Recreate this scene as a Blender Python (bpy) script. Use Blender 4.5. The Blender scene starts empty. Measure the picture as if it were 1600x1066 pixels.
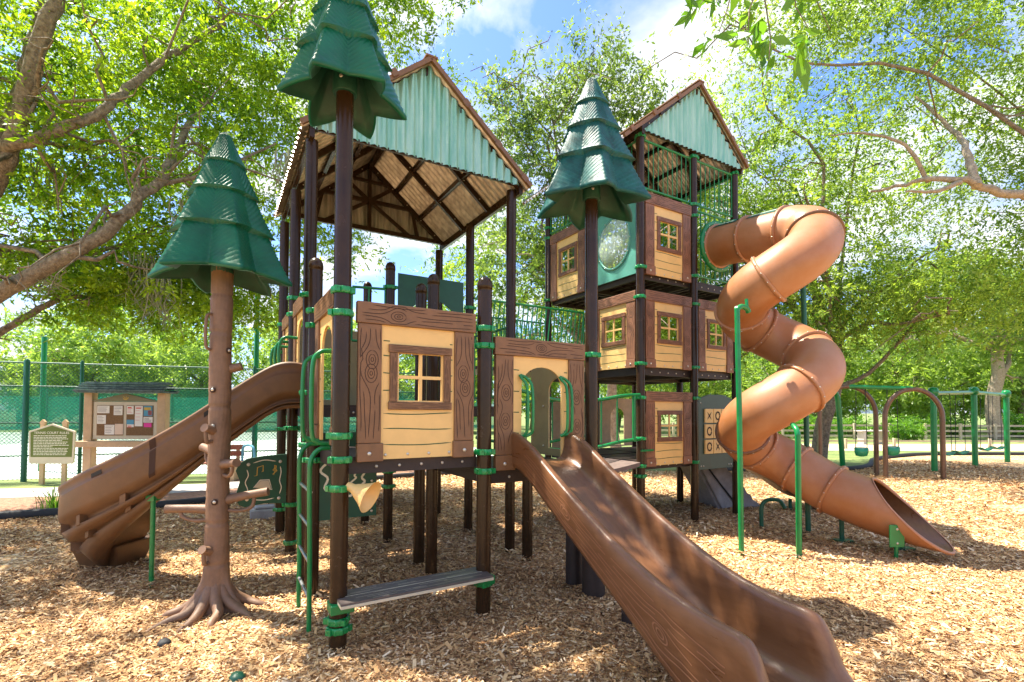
import bpy, math, random
import numpy as np
from mathutils import Vector, Matrix
PI = math.pi
C = bpy.context.scene.collection
sc = bpy.context.scene

# ------------------------------------------------------------------ camera, sky, sun, exposure
cam_data = bpy.data.cameras.new('camera'); cam = bpy.data.objects.new('camera', cam_data); C.objects.link(cam)
cam.matrix_world = Matrix.Translation((0, 0, 1.78)) @ Matrix.Rotation(PI/2 + 0.0255, 4, 'X') @ Matrix.Rotation(0.0045, 4, 'Z')
cam_data.sensor_width = 36; cam_data.lens = 36*765.94/1600; cam_data.shift_y = 88.9/1600
cam_data.clip_start = .05; cam_data.clip_end = 3000
sc.camera = cam
SUN_AZ = Vector((-.95, .30)); SUN_EL = math.radians(64)
world = bpy.data.worlds.new('World'); sc.world = world; world.use_nodes = True
nt = world.node_tree; nt.nodes.clear()
def N(nt, t, **k):
    n = nt.nodes.new(t)
    for a, b in k.items(): setattr(n, a, b)
    return n
out = N(nt, 'ShaderNodeOutputWorld'); bg = N(nt, 'ShaderNodeBackground')
sky = N(nt, 'ShaderNodeTexSky', sky_type='NISHITA', sun_disc=False)
sky.sun_elevation = SUN_EL; sky.sun_rotation = math.atan2(SUN_AZ.x, SUN_AZ.y); sky.dust_density = 1.2; sky.air_density = 1.0
tc = N(nt, 'ShaderNodeTexCoord'); sep = N(nt, 'ShaderNodeSeparateXYZ'); nt.links.new(tc.outputs['Generated'], sep.inputs[0])
az = N(nt, 'ShaderNodeMath', operation='ADD'); az.inputs[1].default_value = .25; nt.links.new(sep.outputs['Z'], az.inputs[0])
amx = N(nt, 'ShaderNodeMath', operation='MAXIMUM'); amx.inputs[1].default_value = .08; nt.links.new(az.outputs[0], amx.inputs[0])
dv = N(nt, 'ShaderNodeVectorMath', operation='DIVIDE'); cmb = N(nt, 'ShaderNodeCombineXYZ')
for i in range(3): nt.links.new(amx.outputs[0], cmb.inputs[i])
nt.links.new(tc.outputs['Generated'], dv.inputs[0]); nt.links.new(cmb.outputs[0], dv.inputs[1])
mpc = N(nt, 'ShaderNodeMapping'); mpc.inputs['Location'].default_value = (.35, .1, 0); nt.links.new(dv.outputs[0], mpc.inputs[0])
nz = N(nt, 'ShaderNodeTexNoise'); nz.inputs['Scale'].default_value = 2.6; nz.inputs['Detail'].default_value = 9; nz.inputs['Roughness'].default_value = .55; nz.inputs['Distortion'].default_value = .25
nt.links.new(mpc.outputs[0], nz.inputs['Vector'])
cr = N(nt, 'ShaderNodeValToRGB'); cr.color_ramp.elements[0].position = .43; cr.color_ramp.elements[1].position = .56
nt.links.new(nz.outputs['Fac'], cr.inputs[0])
nz2 = N(nt, 'ShaderNodeTexNoise'); nz2.inputs['Scale'].default_value = 5; nz2.inputs['Detail'].default_value = 5; nt.links.new(mpc.outputs[0], nz2.inputs['Vector'])
cc = N(nt, 'ShaderNodeValToRGB'); cc.color_ramp.elements[0].position = .35; cc.color_ramp.elements[0].color = (2.3, 2.6, 3.1, 1); cc.color_ramp.elements[1].position = .6; cc.color_ramp.elements[1].color = (3.7, 3.8, 3.95, 1)
nt.links.new(nz2.outputs['Fac'], cc.inputs[0])
mx = N(nt, 'ShaderNodeMix', data_type='RGBA'); nt.links.new(cr.outputs['Color'], mx.inputs['Factor']); tn = N(nt, 'ShaderNodeMix', data_type='RGBA', blend_type='MULTIPLY'); tn.inputs['Factor'].default_value = 1; tn.inputs['B'].default_value = (.54, .68, 1.0, 1); nt.links.new(sky.outputs[0], tn.inputs['A']); nt.links.new(tn.outputs['Result'], mx.inputs['A']); nt.links.new(cc.outputs[0], mx.inputs['B'])
nt.links.new(mx.outputs['Result'], bg.inputs['Color']); bg.inputs['Strength'].default_value = .12
nt.links.new(bg.outputs[0], out.inputs[0])
sun_d = bpy.data.lights.new('sun', 'SUN'); sun_d.energy = 4.4; sun_d.angle = math.radians(.53); sun_d.color = (1, .92, .78)
sun = bpy.data.objects.new('sun', sun_d); C.objects.link(sun)
sdir = Vector((SUN_AZ.normalized().x*math.cos(SUN_EL), SUN_AZ.normalized().y*math.cos(SUN_EL), math.sin(SUN_EL)))
sun.rotation_euler = sdir.to_track_quat('Z', 'Y').to_euler()
sc.view_settings.view_transform = 'Standard'; sc.view_settings.look = 'None'; sc.view_settings.gamma = 1
sc.view_settings.exposure = 1.72
sc.cycles.max_bounces = 8; sc.cycles.transparent_max_bounces = 12; sc.cycles.caustics_reflective = False; sc.cycles.caustics_refractive = False

# ------------------------------------------------------------------ materials
def mat(name, col, rough=.5, metal=0, var=0, vscale=4, bump=0, bscale=60, coat=0, spec=.5, col2=None, stretch=None):
    m = bpy.data.materials.new(name); m.use_nodes = True; nt = m.node_tree; b = nt.nodes['Principled BSDF']
    b.inputs['Base Color'].default_value = (*col, 1); b.inputs['Roughness'].default_value = rough; b.inputs['Metallic'].default_value = metal
    b.inputs['Coat Weight'].default_value = coat; b.inputs['Specular IOR Level'].default_value = spec
    t = N(nt, 'ShaderNodeTexCoord'); v = t.outputs['Object']
    if stretch:
        mp = N(nt, 'ShaderNodeMapping'); mp.inputs['Scale'].default_value = stretch; nt.links.new(v, mp.inputs[0]); v = mp.outputs[0]
    if var or col2:
        n = N(nt, 'ShaderNodeTexNoise'); n.inputs['Scale'].default_value = vscale; n.inputs['Detail'].default_value = 6; n.inputs['Roughness'].default_value = .65
        nt.links.new(v, n.inputs['Vector'])
        r = N(nt, 'ShaderNodeValToRGB'); r.color_ramp.elements[0].position = .3; r.color_ramp.elements[1].position = .7
        c2 = col2 if col2 else tuple(min(1, c*(1+var)) for c in col); c1 = col if col2 else tuple(c*(1-var) for c in col)
        r.color_ramp.elements[0].color = (*c1, 1); r.color_ramp.elements[1].color = (*c2, 1)
        nt.links.new(n.outputs['Fac'], r.inputs[0]); nt.links.new(r.outputs[0], b.inputs['Base Color'])
        rr = N(nt, 'ShaderNodeMapRange'); rr.inputs['To Min'].default_value = max(.05, rough-.1); rr.inputs['To Max'].default_value = min(1, rough+.12)
        nt.links.new(n.outputs['Fac'], rr.inputs['Value']); nt.links.new(rr.outputs[0], b.inputs['Roughness'])
    if bump:
        n = N(nt, 'ShaderNodeTexNoise'); n.inputs['Scale'].default_value = bscale; n.inputs['Detail'].default_value = 4
        nt.links.new(v, n.inputs['Vector'])
        bp = N(nt, 'ShaderNodeBump'); bp.inputs['Strength'].default_value = min(1, bump); bp.inputs['Distance'].default_value = .004 if bump < 1 else .03
        nt.links.new(n.outputs['Fac'], bp.inputs['Height']); nt.links.new(bp.outputs[0], b.inputs['Normal'])
    return m
M = {}
M['post'] = mat('brown_powder_coat', (.036, .018, .008), .24, 0, .25, 5, .06, 220, 0, .30)
M['green'] = mat('green_gloss', (.003, .20, .05), .30, 0, .2, 6, .08, 150, .15)
M['clamp'] = mat('green_clamp', (.002, .23, .055), .28, 0, .35, 30, .3, 60, .25)
M['crown'] = mat('dark_green_moulded_plastic', (.003, .10, .052), .40, 0, .25, 5, .2, 120, .0, .35)
M['crown2'] = mat('weathered_blue_green_plastic', (.010, .085, .082), .45, 0, .5, 9, .25, 120, .0, .3)
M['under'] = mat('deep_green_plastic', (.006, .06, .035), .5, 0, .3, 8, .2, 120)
M['brown'] = mat('brown_board_plastic', (.20, .095, .040), .5, 0, .18, 9, .25, 260)
M['brown2'] = mat('reddish_board_plastic', (.24, .105, .055), .5, 0, .22, 9, .25, 260)
M['groove'] = mat('engraved_grain', (.045, .019, .010), .8)
M['yellow'] = mat('yellow_board_plastic', (.80, .51, .185), .5, 0, .07, 5, .15, 260)
M['line'] = mat('engraved_green', (.02, .085, .03), .7)
M['bolt'] = mat('steel_bolt', (.62, .58, .5), .3, .6)
M['slide'] = mat('brown_slide_plastic', (.145, .06, .024), .30, 0, 0, 2.0, .15, 200, .0, .5, (.21, .095, .042), (16, 1.3, 7))
M['tube'] = mat('tan_orange_tube_plastic', (.35, .125, .033), .42, 0, 0, 1.3, .15, 200, .0, .5, (.43, .21, .115))
M['cslide'] = mat('dull_brown_slide_plastic', (.14, .068, .028), .5, 0, .25, 4, .25, 200, 0)
M['trunkp'] = mat('brown_trunk_plastic', (.205, .115, .066), .55, 0, .25, 8, .5, 70)
M['deck'] = mat('dark_deck_vinyl', (.035, .022, .018), .55, .1, .3, 8, .3, 90)
M['mauve'] = mat('grey_brown_deck', (.16, .115, .10), .6, 0, .2, 8)
M['tan'] = mat('tan_back_panel', (.34, .27, .13), .5, 0, .12, 5)
M['dgreen'] = mat('dark_green_panel', (.008, .075, .038), .4, 0, .2, 5, .15, 200)
M['slate'] = mat('slate_green_panel', (.035, .075, .06), .45, 0, .2, 5)
M['teal'] = mat('pale_teal_panel', (.10, .33, .27), .3, 0, .15, 4)
M['white'] = mat('cream_marks', (.8, .76, .6), .5)
M['bark'] = mat('oak_bark', (.085, .06, .038), .95, 0, vscale=16, col2=(.33, .27, .20), bump=1, bscale=24)
M['barkp'] = mat('pale_oak_bark', (.22, .165, .11), .9, 0, vscale=12, col2=(.44, .36, .27), bump=1, bscale=22)
M['wood'] = mat('tan_timber', (.56, .39, .22), .65, 0, .15, 6, .3, 80)
M['rail_wood'] = mat('weathered_timber', (.50, .40, .28), .75, 0, .2, 3, .3, 60)
M['shingle'] = mat('grey_shingle', (.10, .15, .15), .8, 0, .5, 14, .6, 40)
M['frame'] = mat('pale_frame', (.60, .53, .38), .5, 0, .06, 5)
M['cork'] = mat('cork_board', (.20, .115, .05), .9, 0, .3, 40)
M['paper'] = mat('paper', (.80, .77, .68), .8)
M['paper2'] = mat('paper_peach', (.72, .56, .42), .8)
M['pink'] = mat('paper_pink', (.75, .06, .32), .8)
M['blue'] = mat('paper_blue', (.10, .32, .45), .8)
M['redp'] = mat('paper_red', (.65, .10, .07), .8)
M['signg'] = mat('sign_olive', (.115, .15, .018), .6, 0, .1, 6)
M['gold'] = mat('gold_emblem', (.55, .36, .05), .5)
M['court'] = mat('court_surface', (.50, .60, .50), .8, 0, .12, .6, .2, 60)
M['black'] = mat('black_rubber', (.02, .02, .022), .7, 0, .3, 20, .4, 60)
M['grey'] = mat('grey_rock_plastic', (.30, .28, .28), .6, 0, .25, 6, .5, 30)
M['concrete'] = mat('concrete', (.44, .41, .38), .85, 0, .15, 2, .3, 60)
M['steel'] = mat('galvanised_steel', (.55, .56, .55), .3, .8)
M['fencegreen'] = mat('green_fence_paint', (.008, .10, .055), .4)
M['swing'] = mat('swing_green', (.01, .25, .12), .35)
M['swingbrown'] = mat('swing_arch_brown', (.12, .062, .035), .35, .2, .2, 5, coat=.3)
M['moss'] = mat('spanish_moss', (.30, .31, .20), .9)
M['redwood'] = mat('redwood_boards', (.25, .09, .05), .7, 0, .2, 6)
M['housewall'] = mat('grey_siding', (.4, .42, .45), .8, 0, .1, 2)

def corr_mat(name, c1, c2, metal, rough):
    m = mat(name, c1, rough, metal, 0, 4, .12, 60, 0, col2=c2, vscale=2.2) if False else bpy.data.materials.new(name)
    m.use_nodes = True; nt = m.node_tree; b = nt.nodes['Principled BSDF']; b.inputs['Metallic'].default_value = metal; b.inputs['Roughness'].default_value = rough
    t = N(nt, 'ShaderNodeTexCoord'); mp = N(nt, 'ShaderNodeMapping'); mp.inputs['Scale'].default_value = (9, 9, 1.1)
    nt.links.new(t.outputs['Object'], mp.inputs[0]); n = N(nt, 'ShaderNodeTexNoise'); n.inputs['Scale'].default_value = 1.6; n.inputs['Detail'].default_value = 7
    nt.links.new(mp.outputs[0], n.inputs['Vector']); r = N(nt, 'ShaderNodeValToRGB'); r.color_ramp.elements[0].position = .36; r.color_ramp.elements[1].position = .66
    r.color_ramp.elements[0].color = (*c1, 1); r.color_ramp.elements[1].color = (*c2, 1)
    nt.links.new(n.outputs['Fac'], r.inputs[0]); nt.links.new(r.outputs[0], b.inputs['Base Color'])
    return m
M['corrg'] = corr_mat('green_painted_corrugated', (.22, .48, .35), (.42, .62, .48), .35, .24)
M['corrt'] = corr_mat('galvanised_corrugated', (.40, .35, .30), (.72, .66, .58), .6, .32)

def leaf_mat(name, c1, c2, trans=.5, gloss=.35):
    m = bpy.data.materials.new(name); m.use_nodes = True; nt = m.node_tree; nt.nodes.clear()
    o = N(nt, 'ShaderNodeOutputMaterial'); at = N(nt, 'ShaderNodeAttribute', attribute_name='rnd')
    r = N(nt, 'ShaderNodeValToRGB'); r.color_ramp.elements[0].color = (*c1, 1); r.color_ramp.elements[1].color = (*c2, 1)
    nt.links.new(at.outputs['Fac'], r.inputs[0])
    d = N(nt, 'ShaderNodeBsdfPrincipled'); d.inputs['Roughness'].default_value = gloss; d.inputs['Specular IOR Level'].default_value = .35
    nt.links.new(r.outputs[0], d.inputs['Base Color'])
    tr = N(nt, 'ShaderNodeBsdfTranslucent'); hs = N(nt, 'ShaderNodeMix', data_type='RGBA', blend_type='MULTIPLY'); hs.inputs['Factor'].default_value = 1
    hs.inputs['B'].default_value = (2.1, 2.1, .8, 1); nt.links.new(r.outputs[0], hs.inputs['A']); nt.links.new(hs.outputs['Result'], tr.inputs['Color'])
    ms = N(nt, 'ShaderNodeMixShader'); ms.inputs[0].default_value = trans
    nt.links.new(d.outputs[0], ms.inputs[1]); nt.links.new(tr.outputs[0], ms.inputs[2]); nt.links.new(ms.outputs[0], o.inputs[0])
    return m
M['leafL'] = leaf_mat('oak_leaf_bright', (.035, .11, .008), (.30, .40, .03), .55)
M['leafR'] = leaf_mat('oak_leaf_mid', (.035, .10, .015), (.30, .40, .09), .52)
M['leafD'] = leaf_mat('oak_leaf_grey_green', (.04, .085, .025), (.19, .26, .09), .5)
M['leafF'] = leaf_mat('far_leaf', (.10, .18, .04), (.28, .38, .11), .5)
M['leafB'] = leaf_mat('shrub_leaf', (.05, .15, .02), (.16, .30, .04), .45)
M['blade'] = leaf_mat('grass_blade', (.05, .14, .02), (.15, .30, .05), .4)

def chip_mat(name, use_attr):
    m = bpy.data.materials.new(name); m.use_nodes = True; nt = m.node_tree; b = nt.nodes['Principled BSDF']; b.inputs['Roughness'].default_value = .85
    t = N(nt, 'ShaderNodeTexCoord'); r = N(nt, 'ShaderNodeValToRGB'); e = r.color_ramp.elements
    e[0].position = 0; e[0].color = (.14, .068, .028, 1); e[1].position = 1; e[1].color = (.86, .66, .42, 1)
    for p, c in ((.25, (.36, .18, .07)), (.5, (.57, .325, .135)), (.75, (.71, .45, .205))):
        x = e.new(p); x.color = (*c, 1)
    n = N(nt, 'ShaderNodeTexNoise'); n.inputs['Scale'].default_value = .8; n.inputs['Detail'].default_value = 4
    nt.links.new(t.outputs['Object'], n.inputs['Vector'])
    if use_attr:
        at = N(nt, 'ShaderNodeAttribute', attribute_name='rnd'); src = at.outputs['Fac']
    else:
        mp = N(nt, 'ShaderNodeMapping'); mp.inputs['Scale'].default_value = (1, 1, 1); nt.links.new(t.outputs['Object'], mp.inputs[0])
        v = N(nt, 'ShaderNodeTexVoronoi'); v.inputs['Scale'].default_value = 26; nt.links.new(mp.outputs[0], v.inputs['Vector'])
        s = N(nt, 'ShaderNodeSeparateColor'); nt.links.new(v.outputs['Color'], s.inputs[0]); src = s.outputs[0]
        bp = N(nt, 'ShaderNodeBump'); bp.inputs['Distance'].default_value = .03; bp.inputs['Strength'].default_value = .9
        nt.links.new(v.outputs['Distance'], bp.inputs['Height']); nt.links.new(bp.outputs[0], b.inputs['Normal'])
    a = N(nt, 'ShaderNodeMath', operation='MULTIPLY_ADD'); a.inputs[1].default_value = .55; nt.links.new(n.outputs['Fac'], a.inputs[0])
    a2 = N(nt, 'ShaderNodeMath', operation='SUBTRACT'); a2.inputs[1].default_value = .26
    nt.links.new(src, a.inputs[2]); nt.links.new(a.outputs[0], a2.inputs[0]); nt.links.new(a2.outputs[0], r.inputs[0]); nt.links.new(r.outputs[0], b.inputs['Base Color'])
    return m
M['chips'] = chip_mat('wood_chip', True); M['chipbed'] = chip_mat('wood_chip_bed', False)
M['lawn'] = mat('lawn', (.07, .13, .025), .9, 0, vscale=1.2, col2=(.26, .30, .09), bump=1, bscale=40)
M['sand'] = mat('sandy_ground', (.42, .32, .2), .9, 0, vscale=1, col2=(.56, .46, .30), bump=.6, bscale=30)
M['litter'] = mat('leaf_litter', (.20, .09, .05), .95, 0, vscale=14, col2=(.48, .27, .17), bump=1, bscale=40)

def mesh_mat(name, col, period, wire, base_alpha=0):
    m = bpy.data.materials.new(name); m.use_nodes = True; nt = m.node_tree; b = nt.nodes['Principled BSDF']
    b.inputs['Base Color'].default_value = (*col, 1); b.inputs['Roughness'].default_value = .6
    t = N(nt, 'ShaderNodeTexCoord'); s = N(nt, 'ShaderNodeSeparateXYZ'); nt.links.new(t.outputs['Object'], s.inputs[0])
    outs = []
    for sg in ('ADD', 'SUBTRACT'):
        a = N(nt, 'ShaderNodeMath', operation=sg); nt.links.new(s.outputs['X'], a.inputs[0]); nt.links.new(s.outputs['Z'], a.inputs[1])
        d = N(nt, 'ShaderNodeMath', operation='DIVIDE'); d.inputs[1].default_value = period; nt.links.new(a.outputs[0], d.inputs[0])
        f = N(nt, 'ShaderNodeMath', operation='FRACT'); nt.links.new(d.outputs[0], f.inputs[0])
        l = N(nt, 'ShaderNodeMath', operation='LESS_THAN'); l.inputs[1].default_value = wire; nt.links.new(f.outputs[0], l.inputs[0]); outs.append(l.outputs[0])
    mxx = N(nt, 'ShaderNodeMath', operation='MAXIMUM'); nt.links.new(outs[0], mxx.inputs[0]); nt.links.new(outs[1], mxx.inputs[1])
    m2 = N(nt, 'ShaderNodeMath', operation='MAXIMUM'); m2.inputs[1].default_value = base_alpha; nt.links.new(mxx.outputs[0], m2.inputs[0])
    nt.links.new(m2.outputs[0], b.inputs['Alpha'])
    return m
M['chain'] = mesh_mat('chain_link_wire', (.02, .10, .07), .09, .13)
M['screen'] = mesh_mat('green_windscreen_cloth', (.01, .34, .21), .02, .2, .42)
M['glass'] = bpy.data.materials.new('clear_bubble'); M['glass'].use_nodes = True
_b = M['glass'].node_tree.nodes['Principled BSDF']; _b.inputs['Base Color'].default_value = (.75, .9, .85, 1); _b.inputs['Roughness'].default_value = .08; _b.inputs['Alpha'].default_value = .35

# ------------------------------------------------------------------ mesh builder
class MB:
    def __init__(s): s.V = []; s.F = []; s.I = []; s.S = []; s.T = Matrix.Identity(4)
    def add(s, vs, fs, mi=0, sm=False):
        o = len(s.V); T = s.T
        s.V += [tuple(T @ Vector(v)) for v in vs]
        s.F += [tuple(i+o for i in f) for f in fs]; s.I += [mi]*len(fs); s.S += [sm]*len(fs)
    def box(s, x0, x1, y0, y1, z0, z1, mi=0):
        s.add([(x0,y0,z0),(x1,y0,z0),(x1,y1,z0),(x0,y1,z0),(x0,y0,z1),(x1,y0,z1),(x1,y1,z1),(x0,y1,z1)],
              [(0,3,2,1),(4,5,6,7),(0,1,5,4),(1,2,6,5),(2,3,7,6),(3,0,4,7)], mi)
    def skin(s, rings, mi=0, sm=True, closed=True, caps=True):
        n = len(rings[0]); vs = [p for r in rings for p in r]; fs = []
        for i in range(len(rings)-1):
            for j in range(n if closed else n-1):
                k = (j+1) % n; fs.append((i*n+j, i*n+k, (i+1)*n+k, (i+1)*n+j))
        s.add(vs, fs, mi, sm)
        if caps and closed:
            s.add(rings[0], [tuple(range(n-1, -1, -1))], mi); s.add(rings[-1], [tuple(range(n))], mi)
    def tube(s, pts, r, n=10, mi=0, caps=True):
        pts = [Vector(p) for p in pts]; rs = r if hasattr(r, '__len__') else [r]*len(pts); rings = []; prev = None
        for i, p in enumerate(pts):
            t = (pts[min(i+1, len(pts)-1)] - pts[max(i-1, 0)]).normalized()
            if prev is None: a = t.orthogonal().normalized()
            else: a = (prev - t*prev.dot(t)).normalized()
            prev = a; b = t.cross(a)
            rings.append([tuple(p + (a*math.cos(2*PI*j/n) + b*math.sin(2*PI*j/n))*rs[i]) for j in range(n)])
        s.skin(rings, mi, True, True, caps)
    def lathe(s, prof, cx=0, cy=0, n=20, mi=0, caps=True):
        s.skin([[(cx+r*math.cos(2*PI*j/n), cy+r*math.sin(2*PI*j/n), z) for j in range(n)] for r, z in prof], mi, True, True, caps)
    def prism(s, poly, y0, y1, mi=0):
        n = len(poly); vs = [(x, y0, z) for x, z in poly] + [(x, y1, z) for x, z in poly]
        fs = [tuple(range(n)), tuple(range(2*n-1, n-1, -1))] + [(i, i+n, (i+1) % n+n, (i+1) % n) for i in range(n)]
        s.add(vs, fs, mi)
    def hole(s, x0, x1, z0, z1, hole, y0, y1, mi=0):
        cx = sum(p[0] for p in hole)/len(hole); cz = sum(p[1] for p in hole)/len(hole); H = list(hole)
        cor = [(x1,z1),(x0,z1),(x0,z0),(x1,z0)]
        def ray(a):
            dx, dz = math.cos(a), math.sin(a); t = 1e9
            if dx > 1e-9: t = min(t, (x1-cx)/dx)
            if dx < -1e-9: t = min(t, (x0-cx)/dx)
            if dz > 1e-9: t = min(t, (z1-cz)/dz)
            if dz < -1e-9: t = min(t, (z0-cz)/dz)
            return (cx+dx*t, cz+dz*t)
        O = [ray(math.atan2(z-cz, x-cx)) for x, z in H]
        for c in cor:
            k = min(range(len(O)), key=lambda i: (O[i][0]-c[0])**2+(O[i][1]-c[1])**2); O[k] = c
        n = len(H); vs = [(x,y0,z) for x,z in O]+[(x,y0,z) for x,z in H]+[(x,y1,z) for x,z in O]+[(x,y1,z) for x,z in H]; fs = []
        for i in range(n):
            k = (i+1) % n; fs += [(i,k,n+k,n+i),(2*n+i,3*n+i,3*n+k,2*n+k),(n+i,n+k,3*n+k,3*n+i),(i,2*n+i,2*n+k,k)]
        s.add(vs, fs, mi)
    def ribbon(s, pts, w, y, mi=0):      # flat line in an xz panel
        vs = []; fs = []; n = len(pts)
        for i, (x, z) in enumerate(pts):
            a = pts[max(i-1, 0)]; b = pts[min(i+1, n-1)]; dx, dz = b[0]-a[0], b[1]-a[1]; l = math.hypot(dx, dz) or 1
            ww = w*.5*(1 if 0 < i < n-1 else .25)
            vs += [(x-dz/l*ww, y, z+dx/l*ww), (x+dz/l*ww, y, z-dx/l*ww)]
        for i in range(n-1): fs.append((2*i, 2*i+1, 2*i+3, 2*i+2))
        s.add(vs, fs, mi)
    def build(s, name, mats, parent=None, bev=0, label=None, weld=False):
        me = bpy.data.meshes.new(name); me.from_pydata(s.V, [], s.F)
        if not isinstance(mats, (list, tuple)): mats = [mats]
        for m in mats: me.materials.append(M[m] if isinstance(m, str) else m)
        me.polygons.foreach_set('material_index', s.I); me.polygons.foreach_set('use_smooth', s.S); me.update()
        o = bpy.data.objects.new(name, me); C.objects.link(o)
        if parent: o.parent = parent
        if label: o['label'] = label
        if bev:
            b = o.modifiers.new('bevel', 'BEVEL'); b.width = bev; b.segments = 2; b.limit_method = 'ANGLE'; b.angle_limit = math.radians(50)
        return o
def tag(o, label=None, cat=None, group=None, kind=None):
    if label: o['label'] = label
    if cat: o['category'] = cat
    if group: o['group'] = group
    if kind: o['kind'] = kind
    return o
def thing(name, label, cat, loc=(0,0,0), rz=0, group=None):
    o = bpy.data.objects.new(name, None); C.objects.link(o); o.location = loc; o.rotation_euler = (0,0,rz); o.empty_display_size = .2
    return tag(o, label, cat, group)
def inst(src, T, parent):           # another object sharing src's mesh, placed by matrix T in parent space
    o = src.copy(); C.objects.link(o); o.parent = parent; o.matrix_local = T; return o
def np_mesh(name, V, Q, m, parent=None, rnd=None):
    me = bpy.data.meshes.new(name); k = Q.shape[1]
    me.vertices.add(len(V)); me.vertices.foreach_set('co', V.astype(np.float32).ravel())
    me.loops.add(Q.size); me.loops.foreach_set('vertex_index', Q.astype(np.int32).ravel())
    me.polygons.add(len(Q)); me.polygons.foreach_set('loop_start', np.arange(0, Q.size, k, dtype=np.int32))
    if rnd is not None:
        a = me.attributes.new('rnd', 'FLOAT', 'FACE'); a.data.foreach_set('value', rnd.astype(np.float32))
    me.materials.append(M[m]); me.update(calc_edges=True)
    o = bpy.data.objects.new(name, me); C.objects.link(o)
    if parent: o.parent = parent
    return o
def smooth_path(pts, n=8):
    P = [Vector(p) for p in pts]; P = [P[0]*2-P[1]] + P + [P[-1]*2-P[-2]]; o = []
    for i in range(1, len(P)-2):
        for k in range(n):
            t = k/n; a, b, c, d = P[i-1], P[i], P[i+1], P[i+2]
            o.append(.5*((2*b) + (c-a)*t + (2*a-5*b+4*c-d)*t*t + (3*b-a-3*c+d)*t**3))
    o.append(P[-2]); return o
def interp(x, tab, k=0):
    f = lambda q: float(np.interp(q, [a for a, _ in tab], [b for _, b in tab]))
    return f(x) if not k else sum(f(x+d*k)*w for d, w in ((-1,.12),(-.5,.22),(0,.32),(.5,.22),(1,.12)))

# ------------------------------------------------------------------ ground
def poly_sheet(name, pts, z, m, kind='structure'):
    b = MB(); b.add([(x, y, z) for x, y in pts], [tuple(range(len(pts)))]); o = b.build(name, m); o['kind'] = kind; return o
poly_sheet('ground', [(-400,-60),(400,-60),(400,700),(-400,700)], -.012, 'lawn')
edge = [(-16,4.2),(-8.17,7.88),(-6.9,8.5),(-5.7,9.35),(-4.4,11.4),(-2.2,13.3),(1,14.2),(5,14.6),(10.36,15.0),(13.5,18.2),(16.85,20.2),(21.3,20.6),(34,20.2)]
poly_sheet('playground_ground', [(-16,-9),(34,-9)] + edge[::-1], 0, 'chipbed')
poly_sheet('sandy_ground', [(9,22.5),(60,23.5),(70,30),(9,27)], -.004, 'sand')
poly_sheet('planting_bed', [(-16,4.4),(-8.2,8.1),(-6.0,9.4),(-4.5,11.6),(-2.2,13.6),(-1,15.0),(-7,14.2),(-7.5,10.9),(-16,9.4)], -.004, 'litter')
poly_sheet('path', [(-20,8.2),(-11,9.6),(-7.2,10.35),(-4.9,12.0),(-3.6,13.0),(-4.4,13.9),(-7.3,11.7),(-11,10.9),(-20,9.8)], .002, 'concrete')
poly_sheet('tennis_court', [(-45,2.2),(-7.3,14.0),(0,16.7),(-6,40),(-45,36)], -.008, 'court')

# ------------------------------------------------------------------ playground structure helpers
G = 1.203; V1, V2, V3 = 1.582, 2.785, 3.988; YAW = .5386; AX, AY = -1.2741, 3.6511
cy_, sy_ = math.cos(YAW), math.sin(YAW)
def W(u, v, z=0): return Vector((AX+cy_*u-sy_*v, AY+sy_*u+cy_*v, z))
PR = .0635
def post_mb(h, cap=True, r=PR):
    b = MB(); p = [(r, -.05), (r, .02), (r, h-.07), (r, h-.051)] 
    if cap: p += [(r*1.07, h-.05), (r*1.07, h-.02), (r*1.0, h+.01), (r*.75, h+.04), (r*.4, h+.056), (.001, h+.06)]
    else: p += [(r, h)]
    b.lathe(p, n=24); return b
def post(par, u, v, h, cap=False, r=PR):
    o = post_mb(h, cap, r).build('post', 'post', par); o.location = (u, v, 0); return o
_cl = None
def clamp(par, u, v, z, s=1):
    global _cl
    if _cl is None:
        b = MB(); n = 64; rings = []
        for z0, k in ((-.026,.0), (-.024,.7), (-.012,1), (.012,1), (.024,.7), (.026,0)):
            rings.append([((PR+.003+k*(.011+.011*max(0, math.cos(10*2*PI*j/n))**2))*math.cos(2*PI*j/n), (PR+.003+k*(.011+.011*max(0, math.cos(10*2*PI*j/n))**2))*math.sin(2*PI*j/n), z0) for j in range(n)])
        b.skin(rings, 0, True, True, False)
        for a in (.5, 2.6, 4.4):
            b.box((PR+.012)*math.cos(a)-.022, (PR+.012)*math.cos(a)+.022, (PR+.012)*math.sin(a)-.02, (PR+.012)*math.sin(a)+.02, -.022, .022)
        _cl = b.build('clamp', 'clamp', par, .003); o = _cl
    else:
        o = _cl.copy(); C.objects.link(o); o.parent = par
    o.location = (u, v, z); o.scale = (s, s, s); o.rotation_euler = (0, 0, random.random()*6); return o
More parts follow.
